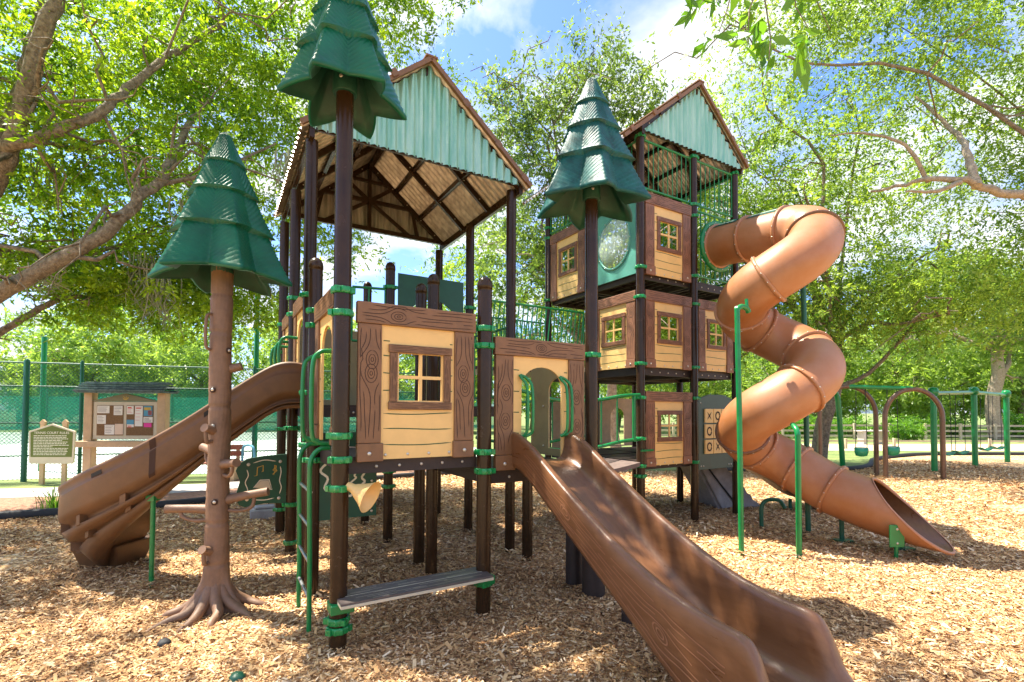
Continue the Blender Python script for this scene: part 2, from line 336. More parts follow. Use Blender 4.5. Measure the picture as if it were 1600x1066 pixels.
def grain(b, x0, x1, z0, z1, y, seed, mi=1, knots=1, w=.0055):
    R = random.Random(seed); vert = (z1-z0) > (x1-x0); L = (z1-z0) if vert else (x1-x0); B = (x1-x0) if vert else (z1-z0)
    ks = [(L*R.uniform(.15, .85), B*R.uniform(.4, .6)) for _ in range(knots)]
    def P(l, c): return (x0+c, z0+l) if vert else (x0+l, z0+c)
    for kl, kc in ks:
        for k in (.32, .18, .07):
            b.ribbon([P(min(L*.99, max(L*.01, kl+B*k*1.25*math.cos(a))), kc+B*k*.8*math.sin(a)) for a in np.linspace(0, 2*PI, 17)], w, y, mi)
    n = 5
    for i in range(n):
        c = B*(i+.6)/(n+.2); l = L*R.uniform(0, .12)
        while l < L*.97:
            e = min(L*.98, l+L*R.uniform(.25, .6)); pts = []; ph = R.random()*6
            for q in np.linspace(l, e, 16):
                cc_ = c + B*.035*math.sin(q/L*9+ph)
                for kl, kc in ks:
                    d = cc_-kc; f = math.exp(-((q-kl)/(B*.55))**2); cc_ = kc + (1 if d >= 0 else -1)*max(abs(d), (abs(d)+B*.36*f) if abs(d) < B*.36 else abs(d))
                if B*.04 < cc_ < B*.96: pts.append(P(q, cc_))
            if len(pts) > 2: b.ribbon(pts, w, y, mi)
            l = e + L*R.uniform(.03, .10)
def TF(u, v, z): return Matrix.Translation((u, v, z))                                  # panel facing -v
def TL(u, v, z): return Matrix.Translation((u, v, z)) @ Matrix.Rotation(-PI/2, 4, 'Z')  # panel facing -u, x runs toward -v
def bolt(b, x, z, y, mi=0, r=.013):
    b.skin([[(x+q*math.cos(2*PI*j/10), yy, z+q*math.sin(2*PI*j/10)) for j in range(10)] for q, yy in ((r, y), (r, y-.004), (r*.7, y-.008), (.001, y-.009))], mi, True, True, False)
def arch_pts(x0, x1, z0, z1, n=14):
    r = (x1-x0)/2; cx = (x0+x1)/2
    return [(x1, z0)] + [(cx+r*math.cos(a), z1-r*.8+r*.8*math.sin(a)) for a in np.linspace(0, PI, n)] + [(x0, z0)]
def house_panel(par, T, w, h, seed, kind='window', board='brown', yel='yellow'):
    """yellow board, brown beam and side boards, window with open panes or an arched doorway"""
    sb = w*.185
    b = MB(); b.T = T
    if kind == 'window':
        wx0, wx1, wz0, wz1 = w*.33, w*.70, h*.385, h*.69; m = .013*w/.97
        xs = [(sb*.6, wx0), (wx1, w-sb*.6)]
        for a, c in xs: b.box(a, c, 0, .02, 0.012, h*.9)
        b.box(wx0, wx1, 0, .02, .012, wz0); b.box(wx0, wx1, 0, .02, wz1, h*.9)
        cxm = (wx0+wx1)/2; czm = (wz0+wz1)/2
        b.box(cxm-m, cxm+m, 0, .02, wz0, wz1); b.box(wx0, cxm-m, 0, .02, czm-m, czm+m); b.box(cxm+m, wx1, 0, .02, czm-m, czm+m)
    elif kind == 'arch':
        ax0, ax1, az = w*.28, w*.74, h*.79
        b.prism([(sb*.6, .012), (ax0, .012), (ax0, h*.9), (sb*.6, h*.9)], 0, .02); b.prism([(ax1, .012), (w-sb*.6, .012), (w-sb*.6, h*.9), (ax1, h*.9)], 0, .02)
        A = arch_pts(ax0, ax1, az-.25, az, 15)[1:-1]
        for i in range(len(A)-1): b.prism([A[i], A[i+1], (A[i+1][0], h*.9), (A[i][0], h*.9)], 0, .02)
    R = random.Random(seed+5)
    def ln(x0, x1, z):
        ph = R.random()*6; b.ribbon([(x, z+.006*math.sin(x*8+ph)) for x in np.linspace(x0, x1, 12)], .008, -.0015, 1)
    if kind == 'window':
        for k in (.30, .20, .10): ln(sb+.02, w-sb-.02, h*k)
        for k in (.45, .56, .67, .77):
            ln(sb+.015, w*.255, h*k); ln(w*.775, w-sb-.015, h*k)
        for i in range(4): bolt(b, sb+.04+(w-2*sb-.08)*i/3, .045, -.0, 2, .012)
    else:
        for k in (.28, .44, .60, .76):
            ln(sb+.008, w*.255, h*k); ln(w*.765, w-sb-.008, h*k)
    p = b.build('house_panel', [yel, 'line', 'bolt'], par)
    b = MB(); b.T = T; b.box(-.012, w+.012, -.026, .03, h*.865, h); grain(b, 0, w, h*.87, h*.995, -.0275, seed+1, 1); b.build('top_beam', [board, 'groove'], p, .006)
    for x0 in (0, w-sb):
        b = MB(); b.T = T; b.box(x0, x0+sb, -.018, .024, h*.115, h*.864); grain(b, x0, x0+sb, h*.13, h*.85, -.0195, seed+2+int(x0*10), 1, 2)
        b.box(x0-(.01 if x0 else .0), x0+sb+(.018 if not x0 else 0), -.024, .028, 0, h*.113); bolt(b, x0+sb*.5, h*.05, -.024, 2, .016)
        b.build('side_board', [board, 'groove', 'bolt'], p, .005)
    if kind == 'window':
        f = w*.065; ox0, ox1, oz0, oz1 = w*.25, w*.78, h*.325, h*.745
        b = MB(); b.T = T
        b.box(ox0-.008, ox1+.008, -.022, -.001, oz1-f, oz1); b.box(ox0-.008, ox1+.008, -.022, -.001, oz0, oz0+f)
        b.box(ox0, ox0+f, -.018, -.001, oz0+f+.002, oz1-f-.002); b.box(ox1-f, ox1, -.018, -.001, oz0+f+.002, oz1-f-.002)
        grain(b, ox0, ox1, oz1-f, oz1, -.0235, seed+6, 1, 0, .003); grain(b, ox0, ox1, oz0, oz0+f, -.0235, seed+7, 1, 0, .003)
        grain(b, ox0, ox0+f, oz0+f, oz1-f, -.0195, seed+8, 1, 0, .003); grain(b, ox1-f, ox1, oz0+f, oz1-f, -.0195, seed+9, 1, 0, .003)
        b.build('window_frame', [board, 'groove'], p, .004)
    return p
def loop_handle(par, pts, r=.016, m='green', name='handle'):
    b = MB(); b.tube(smooth_path(pts, 5), r, 10); return b.build(name, m, par)
def railing(par, u0, v0, u1, v1, z0, z1, step=.1, r=.009, name='railing', rr=.018, lean=0):
    b = MB(); L = math.hypot(u1-u0, v1-v0); n = max(2, int(L/step))
    for z in (z0, z1): b.tube([(u0, v0, z), (u1, v1, z)], rr, 8)
    for i in range(n+1):
        t = i/n; t2 = min(1, max(0, t+lean/L)); b.tube([(u0+(u1-u0)*t, v0+(v1-v0)*t, z0), (u0+(u1-u0)*t2, v0+(v1-v0)*t2, z1)], r, 6)
    return b.build(name, 'green', par)
def deck(par, u0, u1, v0, v1, z, m='deck'):
    b = MB(); b.box(u0, u1, v0, v1, z-.03, z); 
    for (a, c, d, e) in ((u0, u1, v0, v0+.03), (u0, u1, v1-.03, v1), (u0, u0+.03, v0+.032, v1-.032), (u1-.03, u1, v0+.032, v1-.032)): b.box(a, c, d, e, z-.13, z-.031)
    k = 6
    for i in range(1, k): 
        x = u0+(u1-u0)*i/k; b.box(x-.008, x+.008, v0+.032, v1-.032, z-.085, z-.031)
        y = v0+(v1-v0)*i/k; b.box(u0+.032, u1-.032, y-.006, y+.006, z-.06, z-.0315)
    for i in range(1, 6):
        x = u0+(u1-u0)*i/6+.05
        bb = b.T; b.T = Matrix.Identity(4); bolt(b, x, z-.08, v0, 1, .012); b.T = Matrix.Identity(4)
        for q in (.3, .7):
            y = v0+(v1-v0)*q; b.box(x-.01, x+.01, y-.01, y+.01, z-.036, z-.0305, 1)
    return b.build('deck', [m, 'bolt'], par, 0)
def corr_gable(b, u0, u1, v, z0, um, zt, mi=0, slope=None):
    n = int((u1-u0)/.0125); P = .105
    def top(u): return zt-(zt-z0)*(abs(u-um)/((um-u0) if u < um else (u1-um)))
    vs = []; fs = []
    for i in range(n+1):
        u = u0+(u1-u0)*i/n; y = v+.018*math.sin(2*PI*u/P); vs += [(u, y, z0), (u, y, max(z0+.002, top(u)))]
    for i in range(n): fs.append((2*i, 2*i+2, 2*i+3, 2*i+1))
    b.add(vs, fs, mi, True)
def corr_slope(b, ue, ze, ur, zr, v0, v1, mi=0):
    n = int((v1-v0)/.0125); P = .105; vs = []; fs = []; nx, nz_ = -(zr-ze), (ur-ue); l = math.hypot(nx, nz_); nx /= l; nz_ /= l
    if nz_ < 0: nx, nz_ = -nx, -nz_
    for i in range(n+1):
        v = v0+(v1-v0)*i/n; a = .020*math.sin(2*PI*v/P); vs += [(ue+nx*a, v, ze+nz_*a), (ur+nx*a, v, zr+nz_*a)]
    for i in range(n): fs.append((2*i, 2*i+1, 2*i+3, 2*i+2))
    b.add(vs, fs, mi, True)
def beam(b, p, q, w=.05, h=.06, mi=0):
    p, q = Vector(p), Vector(q); t = (q-p).normalized(); up = Vector((0,0,1)); s = t.cross(up)
    if s.length < .01: s = Vector((1,0,0))
    s.normalize(); n = s.cross(t); rings = []
    for x in (p, q): rings.append([tuple(x + s*a*w/2 + n*c*h/2) for a, c in ((-1,-1),(1,-1),(1,1),(-1,1))])
    b.skin(rings, mi, False)
def roof(par, u0, u1, um, v0, v1, ze0, ze1, zt, gu0, gu1, gz, gv0, gv1, posts_u):
    rf = MB(); corr_slope(rf, u0, ze0, um, zt, v0, v1); corr_slope(rf, u1, ze1, um, zt, v0, v1)
    R = rf.build('roof', 'corrt', par)
    b = MB(); corr_gable(b, gu0, gu1, gv0, gz, um, zt-.03); b.build('gable_sheet', 'corrg', R)
    b = MB(); corr_gable(b, gu0, gu1, gv1, gz, um, zt-.03); b.build('gable_sheet', 'corrt', R, label='tan back gable sheet')
    b = MB()
    for v in (v0, v1):
        beam(b, (u0, v, ze0+.01), (um, v, zt+.01), .045, .05); beam(b, (u1, v, ze1+.01), (um, v, zt+.01), .045, .05)
    # trim clips and ridge cap
    beam(b, (um, v0-.03, zt+.025), (um, v1+.03, zt+.025), .14, .02)
    for (a, za) in ((u0, ze0), (u1, ze1)):
        for t in (.08, .36, .68):
            x = a+(um-a)*t; z = za+(zt-za)*t; beam(b, (x-.03, v0-.03, z+.02), (x+.03, v0-.03, z+.02+(zt-za)/(um-a)*.06), .02, .075)
    b.build('rake_trim', 'brown', R)
    b = MB(); slopeL = (zt-ze0)/(um-u0); slopeR = (zt-ze1)/(u1-um)
    for k in range(4):                                        # rafters
        v = gv0+.05+(gv1-gv0-.1)*k/3
        beam(b, (gu0, v, zt-(um-gu0)*slopeL-.06), (um, v, zt-.06), .05, .08); beam(b, (gu1, v, zt-(gu1-um)*slopeR-.06), (um, v, zt-.06), .05, .08)
    for t in (.0, .33, .66):                                   # purlins
        for a, s in ((gu0, slopeL), (gu1, slopeR)):
            x = a+(um-a)*t; z = zt-abs(um-x)*s-.05-(.06 if t == 0 else 0); beam(b, (x, gv0, z), (x, gv1, z), .05, .07 if t else .11)
    beam(b, (um, gv0, zt-.10), (um, gv1, zt-.10), .06, .09)
    H = zt-gz; v = gv1-.06                                     # back truss
    beam(b, (gu0, v, gz+.02), (gu1, v, gz+.02), .05, .07); beam(b, (um, v, gz), (um, v, zt-.06), .05, .07)
    hz = gz+H*.42; wl = (gu1-gu0)*.29
    beam(b, (um-wl, v, hz), (um+wl, v, hz), .04, .06); beam(b, (um-wl*.55, v-.002, gz+H*.7), (um+wl*.55, v-.002, gz+H*.7), .035, .05)
    for s in (-1, 1):
        beam(b, (um, v+.003, hz), (um+s*wl*.9, v+.003, gz+.04), .035, .055); beam(b, (um, v+.003, hz), (um+s*wl*.55, v+.003, gz+H*.68), .035, .055)
        beam(b, (um+s*wl*1.1, v+.004, gz+.05), (um+s*wl*.98, v+.004, hz), .035, .05)
    beam(b, (gu0, gv0+.03, gz+.01), (gu1, gv0+.03, gz+.01), .03, .03)
    for t in np.linspace(.12, .9, 5):
        for a, s in ((gu0, slopeL), (gu1, slopeR)):
            x = a+(um-a)*t; z = zt-abs(um-x)*s-.10
            for k in range(4):
                vv = gv0+.05+(gv1-gv0-.1)*k/3; bt = b.T; bolt(b, x, z+.03, vv-.026, 1, .009)
    b.build('truss', ['post', 'bolt'], R, .003)
    return R
random.seed(4)
# ------------------------------------------------------------------ main (left) tower
mt = thing('play_tower', 'two-deck playground tower with green corrugated gable roof and big yellow window panel', 'play tower', (AX, AY, 0), YAW)
POSTS = [(G,0,2.89,1),(0,G,3.18,1),(G,G,3.2,1),(2*G,G-.03,1.3,1),(0,V1,4.56,0),(G,V1,3.18,1),(2*G,V1,4.6,0),(0,V2,4.5,0),(G,V2,3.74,1),(2*G,V2,4.56,0),(0,V3,4.5,0),(G,V3,3.74,1),(2*G,V3,4.5,0)]
for u, v, h, c in POSTS: post(mt, u, v, h, bool(c))
for u, v, zs in ((0,0,(2.67,2.50,1.585,1.41,1.20,.235,.17)), (G,0,(2.49,2.34,1.42,1.255,.30)), (2*G,0,(2.335,1.3)), (0,G,(2.72,2.58,1.5,1.3)), (0,V1,(2.95,1.95,1.42)),
                 (0,V2,(3.15,2.95,1.95,1.55,.62,.16)), (0,V3,(3.0,2.6,1.5,.35)), (G,V1,(1.25,)), (G,G,(1.36,)), (G,V2,(3.45,.95,.75)), (2*G,V2,(3.3,)), (2*G,G-.03,(1.15,.98)), (2*G,V1,(1.3,)), (G,V3,(3.4,.8))):
    for z in zs: clamp(mt, u, v, z, 1.0)
deck(mt, .05, G-.05, .05, G-.05, 1.42); deck(mt, G+.05, 2*G-.05, .05, G-.05, 1.26, 'deck')
for i in range(2):
    for j in range(2): deck(mt, i*G+.05, (i+1)*G-.05, V1+j*G+.05, V1+(j+1)*G-.05, 1.83)
house_panel(mt, TF(.115, -.01, 1.385), .975, 1.22, 3)
house_panel(mt, TF(G+.10, -.01, 1.25), .985, 1.18, 11, 'arch')
house_panel(mt, TL(.0, G-.10, 1.5), .99, 1.26, 21, 'arch')
house_panel(mt, TL(.0, V2-.10, 1.82), .99, 1.24, 31, 'arch')
house_panel(mt, TL(.0, V3-.10, 1.82), .99, 1.24, 41, 'arch')
for T_ in (TL(2*G, G-.10, 1.28), TF(G+.115, V3, 1.85), TF(.1, V3, 1.85)):
    b = MB(); b.T = T_; b.hole(0, .97, 0, 1.15, arch_pts(.36, .72, .08, .86, 12), 0, .02); 
    for q in (.1, .55, 1.0): bolt(b, .26, q, 0, 1)
    b.build('arch_panel', ['tan', 'bolt'], mt, .003)
# back panel seen through the doorway, dark green climb-through arch, rails on the upper deck
b = MB(); b.T = TF(G+.11, V2, 2.55); b.hole(0, .99, 0, 1.12, arch_pts(.16, .86, .05, .80, 16), 0, .02); b.build('arch_panel', 'dgreen', mt, .004, label='dark green climb-through arch panel above the window panel')
railing(mt, .72, V2+.1, G-.07, V2+.0, 2.7, 3.42, .16, .012)
railing(mt, 2*G, V1+.07, 2*G, V2-.07, 1.95, 2.85)
railing(mt, G+.07, V3+1.3, 2*G-.05, V3+1.5, .62, 1.3, .1)
# C-shaped grab handles of the doorway
for x in (G+.375, G+.82):
    for o in (0, .055): loop_handle(mt, [(x-.03+o*.1, -.03, 2.10), (x-.02+o, -.045, 2.07), (x+.02+o, -.075, 1.98), (x+.025+o, -.08, 1.66), (x+.015+o, -.06, 1.57), (x-.02+o*.1, -.03, 1.54)], .014)
# access ladder and its hand loops on the left side
lad = MB()
for v in (.40, .98): lad.tube(smooth_path([(.0, v, 1.47), (-.08, v, 1.46), (-.14, v, 1.38), (-.15, v, 1.2), (-.14, v, .5), (-.14, v, -.03)], 5), .019, 10)
lad.build('ladder', 'green', mt)
b = MB()
for z in (.28, .56, .84, 1.12): b.tube([(-.14, .40, z), (-.14, .98, z)], .014, 8)
b.build('rung', 'steel', mt, label='steel ladder rungs')
for v in (.40, .90): loop_handle(mt, [(.0, v, 2.26), (-.09, v, 2.24), (-.14, v, 2.12), (-.14, v, 1.62), (-.10, v, 1.52), (.0, v, 1.50)], .018)
for v in (V2-.35, V2+.1, V2+.62): loop_handle(mt, [(0, v, 2.62), (-.16, v-.02, 2.60), (-.2, v-.02, 2.42), (-.16, v-.02, 2.25), (0, v, 2.2)], .018)
b = MB(); b.tube([(0.12, V3-.02, 1.5), (.12, V3-.02, -.03)], .03, 12); b.build('fire_pole', 'green', mt)
# horn of the talk tube
b = MB(); q = 24
hd = Vector((.62, -.62, -.35)).normalized(); a1 = hd.orthogonal().normalized(); a2 = hd.cross(a1); p0 = Vector((.045, -.055, 1.22))
rings = []
for s, r in ((0, .03), (.05, .034), (.07, .045), (.15, .085), (.20, .118), (.205, .122), (.202, .118), (.15, .08), (.07, .035)):
    c = p0 + hd*s; rings.append([tuple(c + (a1*math.cos(2*PI*j/q) + a2*math.sin(2*PI*j/q))*r) for j in range(q)])
b.skin(rings); b.build('talk_horn', 'yellow', mt)
# maze panel under the deck
b = MB(); b.T = TF(-.02, G-.03, .72); b.prism([(0, 0), (.62, 0), (.62, .62), (.52, .84), (.1, .84), (0, .7)], 0, .02)
pts = [(.31+(.20+.035*math.sin(7*a))*math.cos(a), .44+(.20+.035*math.cos(5*a))*math.sin(a)) for a in np.linspace(0, 2*PI, 60)]
b.ribbon(pts, .022, -.003, 1); b.ribbon([(x*.0+.31+(x-.31)*.55, .44+(z-.44)*.55) for x, z in pts], .018, -.003, 1)
for x in (.05, .57):
    for z in (.05, .35, .62): bolt(b, x, z, 0, 2)
b.build('maze_panel', ['dgreen', 'white', 'bolt'], mt, .003)
# music panel on the left side: notes, clef, tray
b = MB(); b.T = TF(-.60, V2-.02, .64)
b.prism([(.04, .02), (.10, -.01), (.30, .02), (.56, .0), (.58, .25), (.57, .60), (.30, .585), (.12, .56), (.03, .50), (.0, .42), (.045, .30), (.0, .12)], 0, .022)
for x, z in ((.13, .49), (.47, .51), (.12, .08), (.46, .07)): bolt(b, x, z, 0, 2, .02)
for x, z in ((.56, .05), (.56, .3), (.56, .56)): bolt(b, x, z, 0, 2, .012)
for pts in ([(.18, .505), (.30, .535), (.42, .515)], [(.17, .075), (.3, .06), (.41, .075)], [(.115, .43), (.13, .36), (.10, .28), (.125, .2), (.115, .13)], [(.47, .45), (.48, .38), (.465, .28), (.485, .2), (.465, .12)]):
    b.ribbon([(p.x, p.z) for p in smooth_path([(x, 0, z) for x, z in pts], 4)], .010, -.003, 1)
for pts in ([(.19, .35), (.22, .355), (.225, .45), (.285, .47), (.285, .40), (.265, .395)], [(.40, .35), (.39, .36), (.41, .38), (.435, .40), (.41, .44), (.39, .41), (.42, .39), (.425, .46), (.41, .47), (.405, .35)], [(.27, .135), (.245, .13), (.25, .12), (.275, .125), (.28, .20)]):
    b.ribbon(pts, .010, -.003, 3)
b.prism([(.19, .22), (.26, .29), (.345, .29), (.375, .19)], -.012, -.002, 4); b.ribbon([(.185, .215), (.255, .298), (.35, .298), (.385, .18), (.185, .215)], .012, -.004, 1)
b.build('music_panel', ['dgreen', 'white', 'bolt', 'gold', 'frame'], mt, .003)
# bench board between the two front posts
b = MB(); b.box(-.02, G+.0, -.19, .10, .372, .392, 1); b.box(-.02, G, -.185, .095, .393, .408, 0); b.box(-.0, G-.02, -.05, -.045, .4085, .410, 1)
R = random.Random(8)
for i in range(26):
    x = R.uniform(0, .9); y = R.uniform(-.17, .08); L = R.uniform(.1, .3)
    b.add([(x, y, .4090), (x+L, y+.004, .4090), (x+L, y+.008, .4090), (x, y+.004, .4090)], [(0,1,2,3)], 1)
b.build('bench_board', [mat('grey_brown_plank', (.12, .095, .085), .4, 0, .2, 6, .3, 90), 'frame'], mt, .003)
for x in (-.07, G-.1):
    b = MB(); b.box(x, x+.17, -.09, .06, .30, .371); b.build('bench_bracket', 'green', mt, .008)
# low ramp behind the tower
b = MB(); b.add([(.2,5.0,.95),(2.3,5.0,.95),(2.9,6.2,.7),(.2,6.2,.7),(.2,5.0,.83),(2.3,5.0,.83),(2.9,6.2,.58),(.2,6.2,.58)], [(0,1,2,3),(4,7,6,5),(0,4,5,1),(1,5,6,2),(2,6,7,3),(3,7,4,0)]); b.build('ramp', 'mauve', mt)
roof(mt, -.13, 2.56, 1.215, 1.36, V3+.14, 4.60, 4.60, 5.74, -.02, 2.46, 4.62, 1.43, V3+.06, None)

# bridge between the two towers
PU, PVv, R3 = 4.646, 1.5316, 2.28
br = thing('rope_bridge', 'high bridge with slanting green bars joining the two towers', 'bridge', (AX, AY, 0), YAW)
b = MB(); b.box(2*G+.07, PU-.07, V2+.06, V3-.06, 2.40, 2.45); b.build('deck_board', 'deck', br)
railing(br, 2*G+.07, V2, PU-.07, V2, 2.55, 3.46, .085, .011, 'railing', .018, .10); railing(br, 2*G+.07, V3, PU-.07, V3, 2.55, 3.46, .085, .011, 'railing', .016, -.10)
br2 = thing('footbridge', 'low footbridge with bent green handrails between the doorway and the tall tower', 'bridge', (AX, AY, 0), YAW)
b = MB(); n = 14; top = [(2*G+.08+(PU-2*G-.14)*i/n, 1.02-.10*math.sin(PI*i/n)) for i in range(n+1)]
b.prism(top + [(x, z-.06) for x, z in top[::-1]], V1-.1, V2-.1); b.build('deck_board', 'mauve', br2)
for v in (V1-.08, V2-.1):
    b = MB()
    for z in (2.02, 1.36): b.tube(smooth_path([(2*G+.07, v, z+.02), (2*G+.7, v, z-.10), (PU-.9, v, z-.09), (PU-.4, v, z-.02), (PU-.05, v-.0, z)], 5), .024, 10)
    for x, r in ((2*G+.5, .012), (3.35, .012), (3.85, .012), (4.15, .012), (4.48, .026)): b.tube([(x, v, 1.33), (x, v, 2.0)], r, 8)
    b.build('handrail', 'green', br2)

# ------------------------------------------------------------------ tall tower
tt = thing('play_tower', 'tallest three-storey playground tower carrying the spiral tube', 'play tower', tuple(W(PU, PVv)), YAW)
D2 = 2*G; RU = R3
for u, v, h in ((0,0,6.0),(G,0,6.05),(RU,0,6.05),(0,G,6.0),(G,G,5.0),(RU,G,6.05),(0,D2,5.95),(G,D2,6.0),(RU,D2,6.0)): post(tt, u, v, h)
for u, v, zs in ((0,0,(5.95,5.12,3.95,3.50,2.49,1.98,1.37,.96,.81)), (G,0,(5.95,5.16,4.97,3.98,3.52,2.49,1.99,.96)), (RU,0,(5.95,5.1,4.0,2.5,1.0)), (0,D2,(5.3,5.1,3.9)), (RU,D2,(5.9,))):
    for z in zs: clamp(tt, u, v, z, 1.0)
b = MB(); b.T = Matrix.Translation((0, 0, 0)); b.box(-.08, .17, -.10, -.07, 1.18, 1.21); b.build('step_peg', 'green', tt, .006)
for z in (1.02, 2.46, 3.93):
    for i, (a, c) in enumerate(((.05, G-.05), (G+.05, RU-.05))):
        for j in range(2): deck(tt, a, c, j*G+.05, (j+1)*G-.05, z, 'deck')
house_panel(tt, TF(.09, -.01, .94), 1.02, 1.14, 51, board='brown2')
house_panel(tt, TF(.09, -.01, 2.44), 1.02, 1.18, 61, board='brown2')
house_panel(tt, TF(G+.09, -.01, 2.44), RU-G-.18, 1.18, 71, board='brown2')
house_panel(tt, TF(.09, -.01, 3.86), 1.02, 1.26, 81, board='brown2')
house_panel(tt, TL(0, G-.09, 2.44), 1.02, 1.18, 91, board='brown2')
house_panel(tt, TL(0, D2-.09, 3.86), 1.02, 1.26, 101, board='brown2')
# pale panel with a round bubble window
b = MB(); b.T = TL(0, G-.09, 3.88); cir = [(.53+.36*math.cos(a), .60+.40*math.sin(a)) for a in np.linspace(0, 2*PI, 41)[:-1]]
b.hole(0, 1.02, 0, 1.22, cir, 0, .02); pw = b.build('window_panel', 'teal', tt, .004)
b = MB(); b.T = TL(0, G-.09, 3.88); n = 40; rings = []
for s, y in ((1.09, -.001), (1.09, -.012), (1.0, -.014), (.99, -.001)): rings.append([(.53+.36*s*math.cos(2*PI*j/n), y, .60+.40*s*math.sin(2*PI*j/n)) for j in range(n)])
b.skin(rings, 0, True, True, False)
for j in range(12): bolt(b, .53+.375*math.cos(2*PI*j/12), .60+.418*math.sin(2*PI*j/12), -.013, 1, .009)
b.build('window_ring', ['teal', 'bolt'], pw)
b = MB(); b.T = TL(0, G-.09, 3.88); rings = []
for s in np.linspace(1, .02, 9): rings.append([(.53+.355*s*math.cos(2*PI*j/n), -.004-.10*math.sqrt(max(0, 1-s*s)), .60+.395*s*math.sin(2*PI*j/n)) for j in range(n)])
b.skin(rings, 0, True, True, False); b.build('bubble_window', 'glass', pw)
# game panel with noughts and crosses
b = MB(); b.T = TF(G+.09, -.01, .82); w = RU-G-.18
b.prism([(0, 0), (w, 0), (w, 1.17), (w*.7, 1.24), (w*.3, 1.24), (0, 1.17)], 0, .03); gp = b.build('game_panel', 'slate', tt, .006)
R = random.Random(2)
for i in range(3):
    for j in range(3):
        cx = w*.5+(i-1)*.215; cz = .63+(j-1)*.255; b = MB(); b.T = TF(G+.09, -.01, .82)
        b.box(cx-.10, cx+.10, -.03, -.002, cz-.115, cz+.115)
        if (i*7+j*5) % 3 != 1: b.ribbon([(cx+.052*math.cos(a), cz+.062*math.sin(a)) for a in np.linspace(0, 2*PI, 22)], .026, -.0325, 1)
        else:
            for s in (-1, 1): b.ribbon([(cx-.05*s, cz-.06), (cx, cz), (cx+.05*s, cz+.06)], .026, -.0325-.0004*s, 1)
        b.build('game_tile', ['yellow', 'groove'], gp, .003)
b = MB(); b.T = TF(G+.09, -.01, .82)
for x, z in ((.06, .06), (.12, .06), (w-.06, .06), (w-.12, .06), (.05, 1.1), (w-.05, 1.1)): bolt(b, x, z, 0, 0, .012)
b.build('bolt', 'bolt', gp)
# back panels of the lowest level
for u, k in ((.1, 1), (G+.09, 1)):
    b = MB(); b.T = TF(u, D2, 1.04); b.hole(0, .98, 0, 1.0, arch_pts(.30, .68, .03, .80, 12), 0, .02); b.build('arch_panel', 'wood', tt, .003, label='tan arched back panel')
for z0, z1 in ((5.18, 5.92),):
    railing(tt, .07, 0, G-.07, 0, z0, z1, .105); railing(tt, G+.07, 0, RU-.07, 0, z0, z1, .105)
    railing(tt, 0, .07, 0, G-.07, z0, z1, .105); railing(tt, 0, G+.07, 0, D2-.07, z0, z1, .105)
    railing(tt, .07, D2, G-.07, D2, 4.05, z1, .105); railing(tt, G+.07, D2, RU-.07, D2, 4.05, z1, .105)
    railing(tt, RU, .07, RU, G-.07, 4.05, z1, .105); railing(tt, RU, G+.07, RU, D2-.07, 4.05, z1, .105)
railing(tt, G+.07, 0, RU-.07, 0, 4.0, 5.08, .105)
b = MB(); rings = []; n = 40
for s, y in ((.43, -.02), (.43, -.07), (.345, -.07), (.345, -.02)): rings.append([(G+.56+s*math.cos(2*PI*j/n), y, 4.56+s*math.sin(2*PI*j/n)) for j in range(n)])
b.skin(rings, 0, True, True, False)
for j in range(14): b.T = Matrix.Identity(4); bolt(b, G+.56+.39*math.cos(2*PI*j/14), 4.56+.39*math.sin(2*PI*j/14), -.07, 1, .01)
b.build('entry_ring', ['green', 'bolt'], tt)
roof(tt, -.48, R3+.16, 1.19, -.16, D2+.16, 5.74, 6.03, 7.10, -.03, R3+.08, 6.0, -.10, D2+.08, None)
# grey rock climber behind the tall tower and the dark slide leaving its back
rc = thing('rock_climber', 'grey moulded step climber behind the tall tower posts', 'climber', (3.9, 9.3, 0), .25)
b = MB(); st = [(-.75, 1.0), (-.35, 1.0)]
for i in range(7): st += [(-.28+i*.13, .95-i*.135), (-.22+i*.13, .93-i*.135)]
st += [(.72, -.02), (-.15, -.02)]; b.prism(st, -.35, -.28); b.prism(st, .28, .35); b.prism([(x-.03, z-.03) for x, z in st], -.28, .28); b.build('body', 'grey', rc, .02)
b = MB(); b.tube(smooth_path([(-.62, -.36, .95), (-.3, -.37, .55), (.1, -.37, .1)], 5), .014, 6); b.build('seam', 'black', rc)
rs = thing('trough_slide', 'dark brown open slide curving down behind the tube slide', 'slide', (0, 0, 0))
P = smooth_path([(3.55, 8.75, 1.0), (4.0, 8.75, .93), (4.6, 8.8, .62), (5.2, 8.9, .28), (5.9, 9.0, .16)], 6); b = MB(); rings = []
for i, p in enumerate(P):
    t = (P[min(i+1, len(P)-1)]-P[max(i-1, 0)]).normalized(); s = t.cross(Vector((0,0,1))).normalized()
    rings.append([tuple(p+s*a+Vector((0,0,c))) for a, c in ((-.28,-.06),(-.3,.22),(-.26,.24),(-.23,.05),(-.1,0),(.1,0),(.23,.05),(.26,.24),(.3,.22),(.28,-.06))])
b.skin(rings); b.build('chute', 'cslide', rs)
for x in (5.05, 5.4):
    b = MB(); b.lathe([(.03, -.03), (.03, .2)], x, 8.93, 10); b.build('support', 'fencegreen', rs)
hk = MB(); hk.tube(smooth_path([(3.83, 7.55, -.03), (3.83, 7.55, .3), (3.88, 7.55, .40), (3.98, 7.56, .43), (4.12, 7.57, .41), (4.2, 7.57, .3)], 5), .03, 10)
tag(hk.build('bent_pipe', 'fencegreen'), 'short bent dark green pipe in the chips under the tube slide', 'pipe')

